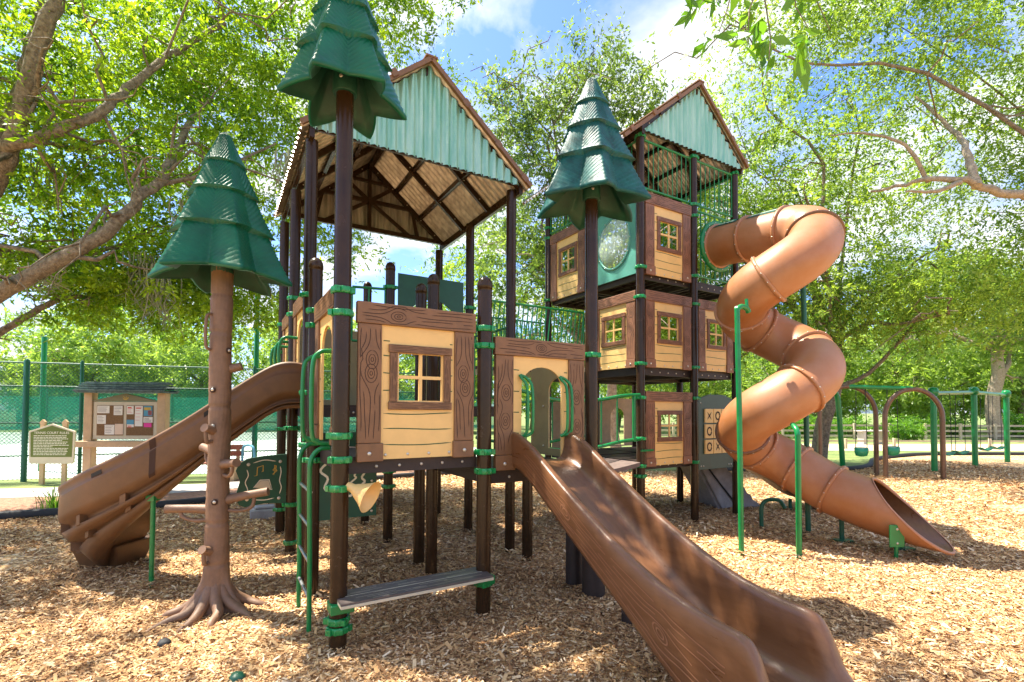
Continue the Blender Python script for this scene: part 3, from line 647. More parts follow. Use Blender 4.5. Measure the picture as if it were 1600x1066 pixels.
# ------------------------------------------------------------------ artificial trees
def crown_mesh(par, zr, zt, R, phi0, m='crown'):
    H = zt-zr; ph = np.linspace(0, 2*PI, 241)[:-1]; n = len(ph)
    fr = ((ph-phi0)*6/(2*PI)) % 1; d = np.abs(fr-.5)*2          # 1 at a lobe tip, 0 in a valley
    lob = d**1.3
    tiers = [(0, .30), (.30, .56), (.56, .78), (.78, 1.0)]; rings = []
    def rad(t): return R*(1-t)**.92*.93+.055
    for k, (t0, t1) in enumerate(tiers):
        rb = rad(t0)*1.0; rt = rad(t1)*.86
        for q in np.linspace(0, 1, 26):
            r0 = rb+(rt-rb)*q**.85; a = .33*(1-(t0+(t1-t0)*q))+.05
            r = r0*(1-a*(1-lob))
            z = zr+H*(t0+(t1-t0)*q) - .055*(1-q)*(lob-.6)*(1.1-t0)
            g = np.sin(2*PI*((t0+(t1-t0)*q)*H/.042 + (1-d)*(1.3 if k % 2 else 1.3)*3.0*(.5+R)))
            r = r + (.0045*np.sign(g)*np.abs(g)**.6)*(1 if q > .06 else 0)
            rings.append(np.stack([r*np.cos(ph), r*np.sin(ph), np.full(n, 0)+z], 1))
        if k < 3:                                              # roll under the next tier's lip is the step itself
            pass
    top = rings[-1]; tip = top.copy(); tip[:, :2] *= .25; tip[:, 2] = zt+.035; rings.append(tip)
    lip = rings[0].copy(); lo1 = lip.copy(); lo1[:, 2] -= .028; lo2 = lip.copy(); lo2[:, :2] *= .93; lo2[:, 2] -= .03
    inn = lip.copy(); inn[:, :2] *= .75; inn[:, 2] += .05; inn2 = lip.copy(); inn2[:, :2] *= .45; inn2[:, 2] += .26; inn3 = lip.copy(); rr = np.hypot(lip[:, 0], lip[:, 1]); inn3[:, 0] *= .07/rr; inn3[:, 1] *= .07/rr; inn3[:, 2] = zr+.42
    allr = [inn3, inn2, inn, lo2, lo1]+rings
    V = np.concatenate(allr); Q = []
    idx = np.arange(n); nx_ = (idx+1) % n
    for i in range(len(allr)-1): Q.append(np.stack([i*n+idx, i*n+nx_, (i+1)*n+nx_, (i+1)*n+idx], 1))
    Q = np.concatenate(Q); o = np_mesh('crown', V, Q, m, par); o.data.polygons.foreach_set('use_smooth', [True]*len(Q))
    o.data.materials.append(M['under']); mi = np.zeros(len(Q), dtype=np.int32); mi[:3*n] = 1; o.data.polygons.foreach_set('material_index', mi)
    b = MB(); b.lathe([(.085, zr+.03), (.09, zr+.04), (.088, zr+.45)], n=20); b.T = TF(0, 0, 0); bolt(b, .0, zr+.12, -.088, 1, .014); b.build('socket', ['under', 'bolt'], par)
    return o
ta = thing('artificial_tree', 'fake pine topper cut by the photo top, on the tall post beside the window panel', 'artificial tree', (AX, AY, 0), 0, 'fake pine trees')
post_mb(4.5, False).build('post', 'post', ta); crown_mesh(ta, 4.13, 5.22, .445, math.radians(-97), 'crown')
cpos = W(2*G, 0)
tb = thing('artificial_tree', 'fake blue-green pine on the post between doorway and tall tower', 'artificial tree', tuple(cpos), 0, 'fake pine trees')
post_mb(4.2, False).build('post', 'post', tb); crown_mesh(tb, 3.86, 5.12, .58, math.radians(-86), 'crown2')
tr = thing('artificial_tree', 'fake pine with climbable brown trunk, pegs and spreading roots', 'artificial tree', (-2.61, 4.38, 0), 0, 'fake pine trees')
crown_mesh(tr, 2.97, 4.25, .575, math.radians(-106), 'crown')
b = MB(); n = 40; rings = []; seams = [.42, .78, 1.13, 1.47, 1.80, 2.13, 2.46, 2.8]
zs = list(np.arange(.0, 3.05, .02)) 
for z in zs:
    r0 = .086+.016*max(0, (1.2-z)); fl = max(0, .42-z)/.42; gap = any(abs(z-s) < .008 for s in seams)
    ring = []
    for j in range(n):
        a = 2*PI*j/n; lob = max(0, math.cos(a*6/2+.6))**3 if True else 0
        r = r0*(1+.03*math.sin(3*a+z*4)) + .004*math.sin(17*a+5*math.sin(z*6)) + fl**2.2*(.05+.20*lob)
        if gap: r -= .010
        ring.append((r*math.cos(a), r*math.sin(a), z))
    rings.append(ring)
b.skin(rings)
for j, (az, el) in enumerate(((0, 2.2), (1, 1.8))): bolt(b, .0, 1.63, -.097, 1, .02)
T0 = b.T
for z, a in ((1.95, -95), (.97, -75), (2.3, -20)):
    aa = math.radians(a); b.T = Matrix.Rotation(aa+PI/2, 4, 'Z'); bolt(b, 0, z, -.094, 2, .028); bolt(b, 0, z, -.098, 1, .014)
b.T = T0; b.build('trunk', ['trunkp', 'bolt', 'groove'], tr)
for k, a in enumerate((200, 235, 262, 300, 335, 20, 80, 140)):   # roots
    aa = math.radians(a); L = .34+.10*((k*5) % 3); b = MB(); d = Vector((math.cos(aa), math.sin(aa), 0)); s = Vector((-d.y, d.x, 0))
    b.tube(smooth_path([d*.05+Vector((0,0,.24)), d*.13+Vector((0,0,.13)), d*.24+s*.02+Vector((0,0,.055)), d*.36+s*.03*(-1)**k+Vector((0,0,.02)), d*(L+.05)+Vector((0,0,-.03))], 5), list(np.linspace(.06, .022, 21)), 10)
    b.build('root', 'trunkp', tr)
def peg(az, z, L, drop, sup=True):
    a = math.radians(az); d = Vector((math.cos(a), math.sin(a), 0)); b = MB()
    p = [d*.06+Vector((0,0,z-.01)), d*(.12+L*.4)+Vector((0,0,z+drop*.5)), d*(.12+L)+Vector((0,0,z+drop))]
    b.tube(smooth_path(p, 4), [.045, .042, .040, .038, .037, .036, .036, .037, .038], 14)
    if sup: b.tube(smooth_path([d*(.12+L*.62)+Vector((0,0,z+drop*.7-.02)), d*(.12+L*.55)+Vector((0,0,z-.07)), d*(.12+L*.25)+Vector((0,0,z-.105)), d*.09+Vector((0,0,z-.10))], 4), .017, 8)
    b.build('peg', 'trunkp', tr)
peg(186, .90, .31, .0); peg(8, .98, .30, .06); peg(-32, 1.30, .17, .02); peg(-100, 1.60, .05, .02); peg(150, 1.40, .14, .03); peg(-100, .55, .05, .03); peg(15, 2.15, .05, .02, False)
hb = MB()
for s in (0,): hb.tube(smooth_path([(-.045, -.07, 2.62), (-.06, -.11, 2.60), (-.065, -.12, 2.5), (-.065, -.12, 2.38), (-.06, -.11, 2.32), (-.045, -.07, 2.30)], 4), .013, 8)
hb.build('handle', 'trunkp', tr)

# ------------------------------------------------------------------ slides
def slide_frame(par, label=None): pass
s1 = thing('slide', 'big wood-grained brown slide coming down from the arched doorway to the front', 'slide', tuple(W(1.80, -.02)), YAW, 'open brown slides')
ZT = [(0,1.60),(.10,1.60),(.59,1.29),(1.16,.975),(1.54,.80),(1.82,.70),(2.09,.668),(2.235,.66),(2.30,.625),(2.35,.50),(2.40,.36),(2.5,.30),(2.8,.26),(2.95,.24)]
ZB = [(0,1.30),(.10,1.30),(.97,.754),(1.62,.36),(1.82,.20),(2.1,.10),(2.35,.08),(2.95,.06)]
ZF = [(0,1.33),(.22,1.31),(.97,.82),(1.55,.44),(1.8,.335),(2.05,.29),(2.4,.27),(2.8,.24),(2.95,.14)]
FL = [(0,0),(2.2,0),(2.35,.02),(2.6,.05),(2.95,.05)]
b = MB(); rings = []
for t in list(np.linspace(0, 2.2, 56))+list(np.linspace(2.215, 2.95, 50)):
    ks = .28 if t < 2.0 else .04; zt, zb, zf, fl = interp(t, ZT, ks), interp(t, ZB, .25), interp(t, ZF, .2), interp(t, FL, .1); zt = max(zt, zf+.02); h = zt-zf; e = .0
    half = [(.0, zf), (.10, zf), (.17, zf+.004), (.21, zf+.02), (.238, zf+min(.06, h*.5)), (.252+fl*.3, zf+h*.5), (.262+fl*.6, zf+h*.88), (.275+fl*.7, zt-.004), (.292+fl, zt+.006), (.312+fl, zt+.005), (.330+fl, zt-.004), (.338+fl, zt-.02), (.334+fl, zt-h*.35), (.334+fl*.6, zb+.04), (.322+fl*.4, zb), (.26, zb+.01)]
    ring = [(-x, -t, z) for x, z in half[::-1]] + [(x, -t, z) for x, z in half[1:]] + [(.15, -t, min(zf-.02, zb+.05)), (0, -t, min(zf-.02, zb+.05)), (-.15, -t, min(zf-.02, zb+.05))]
    rings.append(ring)
b.skin(rings)
R = random.Random(12)
for side in (-1, 1):                                             # moulded wood grain on the outer faces
    for k in range(7):
        f0 = .10+.12*k; t = .15+R.random()*.2
        while t < 2.05:
            e = min(2.15, t+R.uniform(.35, .8)); pts = []; ph = R.random()*6
            for q in np.linspace(t, e, 22):
                f = f0+.03*math.sin(q*7+ph)
                for (kt, kf) in ((.80, .55), (1.72, .45)):
                    dd = f-kf; g = math.exp(-((q-kt)/.13)**2); f = kf+(1 if dd >= 0 else -1)*max(abs(dd), .09*g+abs(dd)*.8)
                zt, zb = interp(q, ZT, .28), interp(q, ZB, .25); pts.append((q, zb+(zt-zb)*(.08+.78*f)))
            vs = []; 
            for q, z in pts: vs += [(side*.3385, -q, z-.0035), (side*.3385, -q, z+.0035)]
            b.add(vs, [(2*i, 2*i+1, 2*i+3, 2*i+2) for i in range(len(pts)-1)], 1); t = e+R.uniform(.04, .12)
    for (kt, kf) in ((.80, .55), (1.72, .45)):
        zt, zb = interp(kt, ZT), interp(kt, ZB); zc = zb+(zt-zb)*(.08+.78*kf)
        for rr_ in (.016, .034):
            vs = []
            for a in np.linspace(0, 2*PI, 17):
                for q in (rr_, rr_+.006): vs.append((side*.339, -kt-q*1.5*math.cos(a), zc+q*math.sin(a)-q*.9*math.cos(a)))
            b.add(vs, [(2*i, 2*i+1, 2*i+3, 2*i+2) for i in range(16)], 1)
b.build('chute', ['slide', mat('slide_grain', (.30, .14, .075), .4)], s1)
for x, y, r, h in ((.555, .23, .085, .6), (.55, -.08, .11, .62), (.40, -.72, .07, .16)):
    b = MB(); b.lathe([(r, -.04), (r, h-.06)], x, y, 20); b.build('support', 'deck', s1)

# curved slide on the left
s2 = thing('slide', 'curved brown slide sweeping down to the left past the fake tree trunk', 'slide', (0,0,0), 0, 'open brown slides')
P = smooth_path([(-2.36,5.60,1.92),(-2.62,5.45,1.88),(-3.0,5.29,1.56),(-3.5,5.13,1.14),(-3.95,5.08,.84),(-4.3,5.18,.64),(-4.47,5.36,.52),(-4.54,5.58,.41),(-4.52,5.86,.34)], 10)
b = MB(); rings = []; fr_ = []; n = len(P)
for i, p in enumerate(P):
    t = (P[min(i+1, n-1)]-P[max(i-1, 0)]); t.z = 0; t.normalize(); o = Vector((-t.y, t.x, 0)); k = i/(n-1)      # o: outer side of the bend
    if o.dot(Vector((-.3,-1,0))) < 0 and k < .5: o = -o
    if k >= .5 and o.dot(fr_[-1][1]) < 0: o = -o
    w = math.sin(PI*min(1, k*1.1))**.8 if k < .9 else .25; bank = .07*w; wall = .33; d = .10+.32*min(1, max(0, (k-.30)/.35)); d = min(d, p.z+.0)
    A_ = [(-.27, .06), (-.31, wall*.8), (-.285, wall*.84), (-.25, .08), (-.12, 0), (.10, bank*.5), (.22, .07+bank), (.255, wall*.9+bank), (.27, wall+bank+.02), (.305, wall+bank+.022), (.33, wall+bank), (.325, wall+bank-.03), (.31, wall*.72+bank), (.318, wall*.70+bank), (.318, wall*.66+bank), (.325, .06+bank*.5), (.31, .03)]
    g = max(0, (d-.10)/.32); B_ = [(.235, -.01), (.235-.02*g, -.04-d*.05), (.315-.02*g, -.05-d*.08), (.29-.06*g, -.03-d*.36), (.19-.06*g, -.03-d*.40), (.19-.07*g, -.03-d*.50), (.25-.09*g, -.03-d*.55), (.20-.16*g, -.03-d*.92), (.12-.16*g, -.03-d*.95), (-.08, -.05-d*.6), (-.2, -.05)]
    rings.append([tuple(p + o*a + Vector((0,0,max(c, .02-p.z)))) for a, c in A_+B_]); fr_.append((p, o, bank, wall, d))
b.skin(rings); b.build('chute', 'cslide', s2)
def out_pt(i, a, c): p, o, *_ = fr_[i]; return tuple(p+o*a+Vector((0,0,max(c, .02-p.z))))
for i in range(36, n-8, 9):                                       # moulded webs that cross the hollows between the bands
    p, o, bank, wall, d = fr_[i]; b = MB()
    for (a0, c0, a1, c1) in ((.20, .02, .300, -.06-d*.08), (.13, -.03-d*.36, .22, -.03-d*.58)):
        b = MB(); b.skin([[out_pt(j, a0, c0), out_pt(j, a1, c0-.005), out_pt(j, a1, c1), out_pt(j, a0, c1)] for j in (i, i+1)], 0, False)
        b.build('moulded_rib', 'cslide', s2, .004)
for i in (22, 40, 58):
    p, o, bank, wall, d = fr_[i]; b = MB(); c0 = wall*.92+bank-.01; c1 = wall*.74+bank
    b.skin([[out_pt(j, .3225, c0), out_pt(j, .3165, c1), out_pt(j, .300, c1), out_pt(j, .305, c0)] for j in (i, i+1, i+2)], 0, False); b.build('slot', 'black', s2, label='dark hand slot in the outer wall')
i = 31; b = MB()
b.skin([[out_pt(j, a*1.0+.0035, c) for a, c in ((.33, fr_[i][3]+fr_[i][2]), (.325, fr_[i][3]+fr_[i][2]-.03), (.311, .24+fr_[i][2]), (.318, .21+fr_[i][2]), (.325, .06), (.31, .03))] for j in (i, i+1)][0:2], 0, False, False, False); b.build('seam', 'groove', s2)
b = MB(); b.add([(-4.86,5.42,.26),(-4.34,5.42,.26),(-4.28,5.95,.26),(-4.80,5.95,.26),(-4.80,5.52,-.03),(-4.40,5.52,-.03),(-4.36,5.88,-.03),(-4.74,5.88,-.03)], [(0,1,2,3),(4,7,6,5),(0,4,5,1),(1,5,6,2),(2,6,7,3),(3,7,4,0)]); b.build('foot', 'cslide', s2, .02)
b = MB(); b.lathe([(.023, -.03), (.023, .90)], -3.6, 4.95, 14); b.box(-3.64, -3.56, 4.9, 5.0, .86, .92); b.build('support', 'green', s2)

# spiral tube slide
ts = thing('tube_slide', 'tan and orange enclosed spiral tube slide winding down from the tall tower', 'tube slide', (0,0,0))
HX, HY, HR = 3.71, 6.83, .455; path = []
ent = W(6.44-.02, PVv-.04); j0 = Vector((HX+HR*math.cos(math.radians(30.9)), HY+HR*math.sin(math.radians(30.9)), 0))
ent = Vector((3.44, 8.23, 0))
for i in range(12):
    t = i/12; path.append(Vector((ent.x+(j0.x-ent.x)*t, ent.y+(j0.y-ent.y)*t, 4.56-.10*t-.03*t*t)))
zt_ = [(30.9, 4.43), (0, 4.32), (-90, 3.72), (-180, 3.33), (-270, 3.00), (-360, 2.55), (-450, 2.05), (-540, 1.62), (-630, 1.20), (-674, 1.03)]
zx = np.array([a for a, _ in zt_][::-1]); zz = np.array([c for _, c in zt_][::-1])
for a in np.linspace(30.9, -674, 118):
    z = float(np.mean([np.interp(a+d, zx, zz) for d in (-40, -20, 0, 20, 40)])) if -620 < a < -10 else float(np.interp(a, zx, zz))
    r = math.radians(a); path.append(Vector((HX+HR*math.cos(r), HY+HR*math.sin(r), z)))
e0 = path[-1]; q0 = Vector(e0)
for i in range(1, 34):
    s = i*.056; k = min(1, s/1.8); dirx = Vector((.70-.14*k, -.71-.08*k, 0)).normalized(); q0 = q0+dirx*.056
    path.append(Vector((q0.x, q0.y, interp(s, [(0, e0.z), (.55, .70), (1.15, .53), (1.6, .46), (2.2, .44)], .15))))
TR = .335; S = [0]
for i in range(1, len(path)): S.append(S[-1]+(path[i]-path[i-1]).length)
Ltot = S[-1]
def at(s):
    s = max(0, min(Ltot, s)); i = min(len(S)-2, int(np.searchsorted(S, s, side='right')-1)); f = (s-S[i])/max(1e-6, S[i+1]-S[i]); return path[i].lerp(path[i+1], f)
def frame_at(s):
    t = (at(s+.05)-at(s-.05)).normalized(); side = t.cross(Vector((0,0,1))).normalized(); return at(s), t, side, side.cross(t).normalized()
nj = 40; send = Ltot; cut0 = Ltot-.95
def tube_wall(sA, sB, R0, R1, cut=False, na=60):
    rings = []
    for i in range(na+1):
        ring = []
        for j in range(nj):
            a = 2*PI*j/nj; up = math.sin(a)
            sb = sB if not cut else (cut0 + (send-.05-cut0)*((1-up)/2)**.9)
            s = sA+(sb-sA)*i/na; c, t, sd, un = frame_at(s); R_ = R0
            if cut: R_ = R0*(1+.0)
            ring.append(tuple(c+sd*(math.cos(a)*R_)+un*(up*R_)))
        rings.append(ring)
    return rings
b = MB(); b.skin(tube_wall(0, Ltot-1.5, TR, TR, False, 150), 0, True, True, False)
outer = tube_wall(Ltot-1.5, Ltot, TR, TR, True, 30); inner = tube_wall(Ltot-1.5, Ltot, TR-.018, TR-.018, True, 30)
b.skin(outer, 0, True, True, False); b.skin(inner[::-1], 1, True, True, False)
rim = []
for k in range(9):
    a = PI*k/8-PI/2; rr_ = []
    for j in range(nj):
        p = Vector(outer[-1][j]); q = Vector(inner[-1][j]); m_ = (p+q)/2; nrm = (p-q).normalized(); tt_ = (Vector(outer[-1][j])-Vector(outer[-2][j])).normalized()
        rr_.append(tuple(m_ + nrm*math.sin(a)*.022 + tt_*math.cos(a)*.022))
    rim.append(rr_)
b.skin(rim, 0, True, True, False)
b.build('tube', ['tube', 'slide'], ts)
fl = [.06, .70, 1.30, 1.75, 2.52, 3.05, 3.62, 4.33, 4.98, 5.75, 6.45, 7.15, Ltot-2.1, Ltot-1.42]
arc = lambda deg: S[12]+ (Ltot-S[12]-33*.056)*((30.9-deg)/704.9)
fl = [.06, .62, S[12]-.12, arc(-20), arc(-135), arc(-205), arc(-262), arc(-345), arc(-440), arc(-560), arc(-610), arc(-674)+.02, arc(-674)+.52]
for k, s in enumerate(fl):
    c, t, sd, un = frame_at(s); b = MB(); rings = []
    for ds, R_ in ((-.022, TR-.004), (-.022, TR+.030), (-.002, TR+.032), (.002, TR+.032), (.022, TR+.030), (.022, TR-.004)):
        rings.append([tuple(c+t*ds+sd*(math.cos(2*PI*j/nj)*R_)+un*(math.sin(2*PI*j/nj)*R_)) for j in range(nj)])
    b.skin(rings, 0, True, True, False)
    for j in range(16):
        a = 2*PI*j/16; q = c+(sd*math.cos(a)+un*math.sin(a))*(TR+.034)
        for q2, sgn in ((q, 1),):
            b.T = Matrix.Translation(q2) @ (sd*math.cos(a)+un*math.sin(a)).to_track_quat('Z', 'Y').to_matrix().to_4x4()
            b.skin([[(rr_*math.cos(2*PI*m_/8), rr_*math.sin(2*PI*m_/8), zz_) for m_ in range(8)] for rr_, zz_ in ((.008, -.004), (.008, .003), (.001, .006))], 1, True, True, False); b.T = Matrix.Identity(4)
    b.build('flange', ['tube' if k not in (3, 9) else 'slide', 'bolt'], ts)
for s0, s1_ in ((.10, .52), (.70, 1.2)):                        # skylights on the entry pipe
    for nm, g0, g1, a0, a1, R_, mm in (('skylight_frame', s0, s1_, 48, 138, TR+.006, 'dgreen'), ('skylight', s0+.05, s1_-.05, 56, 130, TR+.011, 'glass2')):
        b = MB(); rings = []
        for s in np.linspace(g0, g1, 8):
            c, t, sd, un = frame_at(s); rings.append([tuple(c+sd*(math.cos(math.radians(a))*R_)+un*(math.sin(math.radians(a))*R_)) for a in np.linspace(a0, a1, 12)])
        b.skin(rings, 0, True, False, False)
        if mm == 'glass2' and 'glass2' not in M: M['glass2'] = mat('smoky_skylight', (.45, .58, .52), .12, 0, .2, 5)
        b.build(nm, mm, ts)
b = MB(); b.tube(smooth_path([(2.86,6.14,-.03),(2.85,6.14,1.5),(2.83,6.14,2.95),(2.84,6.15,3.06),(2.90,6.18,3.11),(2.99,6.22,3.09),(3.02,6.24,3.05)], 5), .033, 14)
b.tube([(3.0,6.23,3.05),(3.0,6.25,3.22)], .022, 8); b.build('support_pole', 'green', ts)
b = MB(); b.tube([(3.49,5.99,-.03),(3.49,5.99,1.50)], .033, 14); b.tube(smooth_path([(3.49,5.99,1.48),(3.49,6.02,1.56),(3.50,6.12,1.62)], 4), .033, 12); b.build('support_pole', 'green', ts)
b = MB(); b.tube(smooth_path([(4.38,7.28,-.03),(4.36,7.28,2.6),(4.34,7.28,3.72),(4.32,7.26,3.84),(4.25,7.2,3.92)], 5), .036, 14); b.build('support_pole', 'fencegreen', ts, label='dark green support pole behind the tube')
b = MB(); b.tube([(4.66,5.98,-.03),(4.66,5.98,.22)], .022, 10); b.box(4.56,4.74,5.945,5.965,.15,.42); bolt(b, 4.65, .37, 5.945, 1, .016); bolt(b, 4.65, .2, 5.945, 1, .014); b.build('exit_bracket', ['green', 'bolt'], ts, .008)
for x, y, h, l in ((4.52, 6.75, .5, 'x'), (5.05, 6.38, .28, 'x')):
    b = MB(); b.tube([(x,y,-.03),(x,y,h)], .03, 10); b.box(x-.09, x+.13, y-.06, y+.06, -.01, .035); b.build('support_foot', 'fencegreen', ts)

# ------------------------------------------------------------------ vegetation
def leaf_cloud(name, centers, per, sig, size, m, parent, seed, flat=.65, up=.35):
    R = np.random.default_rng(seed); n = len(centers)*per
    nt_ = -(-per//11); c = np.repeat(np.asarray(centers, float), per, 0)
    td = R.normal(0, 1, (len(centers)*nt_, 3)); td[:, 2] = td[:, 2]*flat-.1; ti = (np.arange(n)//per)*nt_+(np.arange(n) % per)//11; d_ = td[ti]
    p = c+d_*sig*1.25*R.uniform(.15, 1.15, (n, 1))+R.normal(0, .14, (n, 3))*sig
    ax = d_/np.linalg.norm(d_, axis=1)[:, None]*.8+R.normal(0, .75, (n, 3)); ax[:, 2] -= .15; ax /= np.linalg.norm(ax, axis=1)[:, None]
    nr = R.normal(0, 1, (n, 3)); nr[:, 2] += up*3; sd = np.cross(ax, nr); sd /= np.linalg.norm(sd, axis=1)[:, None]; nm = np.cross(sd, ax)
    L = size*R.lognormal(0, .32, n)[:, None]; Wd = L*.19
    V = np.stack([p, p+ax*L*.45+sd*Wd+nm*Wd*.35, p+ax*L, p+ax*L*.45-sd*Wd+nm*Wd*.35], 1).reshape(-1, 3)
    Q = np.arange(n*4).reshape(-1, 4); cl = np.repeat(R.uniform(0, 1, len(centers)), per)
    return np_mesh(name, V, Q, m, parent, np.clip(cl*.75+R.uniform(-.05, .35, n), 0, 1))
def clumps(ell, n, seed, shell=.35):
    R = np.random.default_rng(seed); out = []
    for (c, r), k in zip(ell, n):
        d = R.normal(0, 1, (k, 3)); d /= np.linalg.norm(d, axis=1)[:, None]; q = R.uniform(shell, 1, k)**.5
        out.append(np.array(c)+d*q[:, None]*np.array(r)*(1+.12*R.normal(0, 1, (k, 1))))
    return np.concatenate(out)
def wob(p, q, n, amp, R):
    p, q = Vector(p), Vector(q); L = (q-p).length; o = []
    for i in range(n+1):
        t = i/n; o.append(p.lerp(q, t)+Vector((R.gauss(0,1), R.gauss(0,1), R.gauss(0,1)))*amp*L*math.sin(PI*t) + Vector((0,0,L*.10*math.sin(PI*t))))
    return o
def limb_tree(b, base, top, r0, r1, targets, R, twig=.012):
    """trunk from base to top, limbs to the targets, twigs off the limbs; returns nothing, adds to b"""
    tr_ = smooth_path(wob(base, top, 4, .03, R), 4); b.tube(tr_, list(np.linspace(r0, r1, len(tr_))), 12)
    for tg in targets:
        k = R.uniform(.45, 1)*(len(tr_)-1); p = tr_[int(k)]; l = smooth_path(wob(p, tg, 4, .07, R), 3); ra = r1*R.uniform(.45, .8)
        b.tube(l, list(np.linspace(ra, ra*.2, len(l))), 8)
        for _ in range(5):
            i = R.randrange(len(l)//3, len(l)); q = l[i]+Vector((R.uniform(-1,1), R.uniform(-1,1), R.uniform(-.8,.5)))*min(2.2, (Vector(tg)-Vector(p)).length*.35)
            l2 = wob(l[i], q, 4, .1, R); b.tube(l2, list(np.linspace(ra*.35, twig, 5)), 5)
def tree(name, label, cat, base, top, r0, r1, ell, n, per, sig, size, m, seed, bark='bark', nl=10, group=None, shell=.35):
    t = thing(name, label, cat, tuple(base), 0, group); R = random.Random(seed); off = Vector(base)
    cl = clumps(ell, n, seed, shell); b = MB(); idx = [R.randrange(len(cl)) for _ in range(nl)]
    limb_tree(b, Vector((0,0,-.1)), Vector(top)-off, r0, r1, [Vector(cl[i])-off for i in idx], R)
    b.build('trunk', bark, t); leaf_cloud('crown', cl-np.array(base), per, sig, size, m, t, seed+1); return t

# big oak on the left
lo = thing('oak_tree', 'spreading oak at the left edge, limbs hung with moss', 'tree', (-9.6, 7.2, 0)); O = Vector((-9.6, 7.2, 0)); R = random.Random(7)
b = MB()
def limb(pts, r0, r1, twigs=5, tl=1.1):
    r0 *= .82; r1 *= .82; twigs += 4
    P = smooth_path([Vector(p)-O for p in pts], 6); n = len(P)
    P = [p+Vector((R.gauss(0,1), R.gauss(0,1), R.gauss(0,1)))*r0*.12 for p in P]
    b.tube(P, list(np.linspace(r0, r1, n)), 12)
    for _ in range(twigs):
        i = R.randrange(n//4, n); q = P[i]+Vector((R.gauss(.4,.7), R.gauss(0,.5), R.gauss(.2,.6)))*tl
        l = wob(P[i], q, 5, .10, R); b.tube(l, list(np.linspace(max(.015, (r0+(r1-r0)*i/n)*.4), .008, 6)), 6)
        for _ in range(2):
            j = R.randrange(2, 6); q2 = l[j]+Vector((R.gauss(.2,.5), R.gauss(0,.4), R.gauss(0,.5)))*tl*.6; b.tube(wob(l[j], q2, 3, .1, R), [.012, .01, .008, .005], 5)
tp = smooth_path([(0,0,-.2),(.1,0,1.2),(.3,.1,2.6),(.6,.2,4.2)], 5); b.tube(tp, list(np.linspace(.52, .34, len(tp))), 16)
limb([(-9.2,7.3,2.6),(-8.58,7.5,3.15),(-7.21,7.4,3.85),(-6.43,7.5,4.38),(-5.98,7.8,5.16),(-5.78,8.1,5.78),(-5.83,8.6,6.72),(-5.76,9.2,7.75)], .17, .05, 9)
limb([(-5.98,8.0,5.46),(-5.23,8.4,5.88),(-4.43,9.0,6.72)], .055, .02, 4, .8)
limb([(-9.1,7.4,4.0),(-8.24,7.4,5.5),(-7.17,7.3,5.87),(-6.48,7.5,6.34),(-6.21,7.9,7.11),(-5.8,8.5,8.21),(-5.43,9.0,8.99)], .125, .05, 7)
limb([(-9.1,7.4,4.0),(-8.1,7.5,5.17),(-7.66,7.4,5.87),(-7.34,7.3,6.8),(-6.98,7.3,7.89),(-6.77,7.3,8.9)], .16, .12, 3)
limb([(-9.2,7.4,4.0),(-8.6,7.8,5.67),(-8.2,7.9,6.57),(-8.0,8.0,7.61),(-7.7,8.0,8.91)], .17, .13, 3)
limb([(-9.9,7.6,3.4),(-9.74,8.6,4.47),(-8.58,8.8,4.54),(-7.8,9.1,4.69),(-7.02,9.5,5.27)], .11, .03, 5)
limb([(-9.7,7.8,2.2),(-9.68,8.8,2.85),(-8.76,8.9,3.51),(-8.25,9.1,3.85),(-7.69,9.6,3.9),(-6.84,10.4,4.29)], .10, .025, 6, .8)
limb([(-8.9,7.3,4.2),(-8.3,5.5,6.2),(-7.6,4,8.3),(-6.4,2.8,9.4)], .2, .06, 5, 1.6)
b.build('trunk', 'bark', lo)
ELL = [((-8.2,9.4,6.9),(3.6,2.6,3.5)), ((-5.3,10.6,9.6),(3.6,2.2,3.4)), ((-7.0,9.6,4.2),(2.9,1.6,1.0)), ((-5.2,3.0,9.4),(4.6,3.6,1.3)), ((-2.7,11.0,12.4),(2.0,1.5,2.2)), ((-4.3,11.2,6.4),(1.5,1.0,1.6)), ((-9.5,6.5,7.5),(1.8,2,3)), ((-2.3,3.9,7.9),(1.7,1.5,.7))]  # includes unseen overhead clumps added to cast dappled shade on ground and slide
cl = clumps(ELL, (700, 480, 280, 270, 130, 80, 200, 70), 21, .05)
cl = np.array([c for c in cl if not (c[1] < 8.6 and c[0] > -4.9 and c[2] < 1.9+.80*c[1])])
leaf_cloud('crown', cl-np.array(O), 108, .21, .086, 'leafL', lo, 22)
b = MB()
for (x, y, z, n_, h) in ((-6.5,8.6,4.5,26,1.2),(-6.2,8.6,4.3,26,1.3),(-4.07,8.7,6.4,20,1.1),(-5.6,8.4,5.4,16,.8),(-7.3,7.6,4.0,14,.6),(-8.0,8.4,6.0,14,1.0),(-5.2,8.5,5.5,14,.9)):
    for _ in range(n_):
        px_, py_ = x+R.gauss(0,.12), y+R.gauss(0,.12); hh = h*R.uniform(.4, 1)
        b.tube([Vector((px_+R.gauss(0,.02)*k, py_+R.gauss(0,.02)*k, z-hh*k/5))-O for k in range(6)], [.012, .012, .010, .010, .007, .003], 4)
b.build('moss', 'moss', lo)

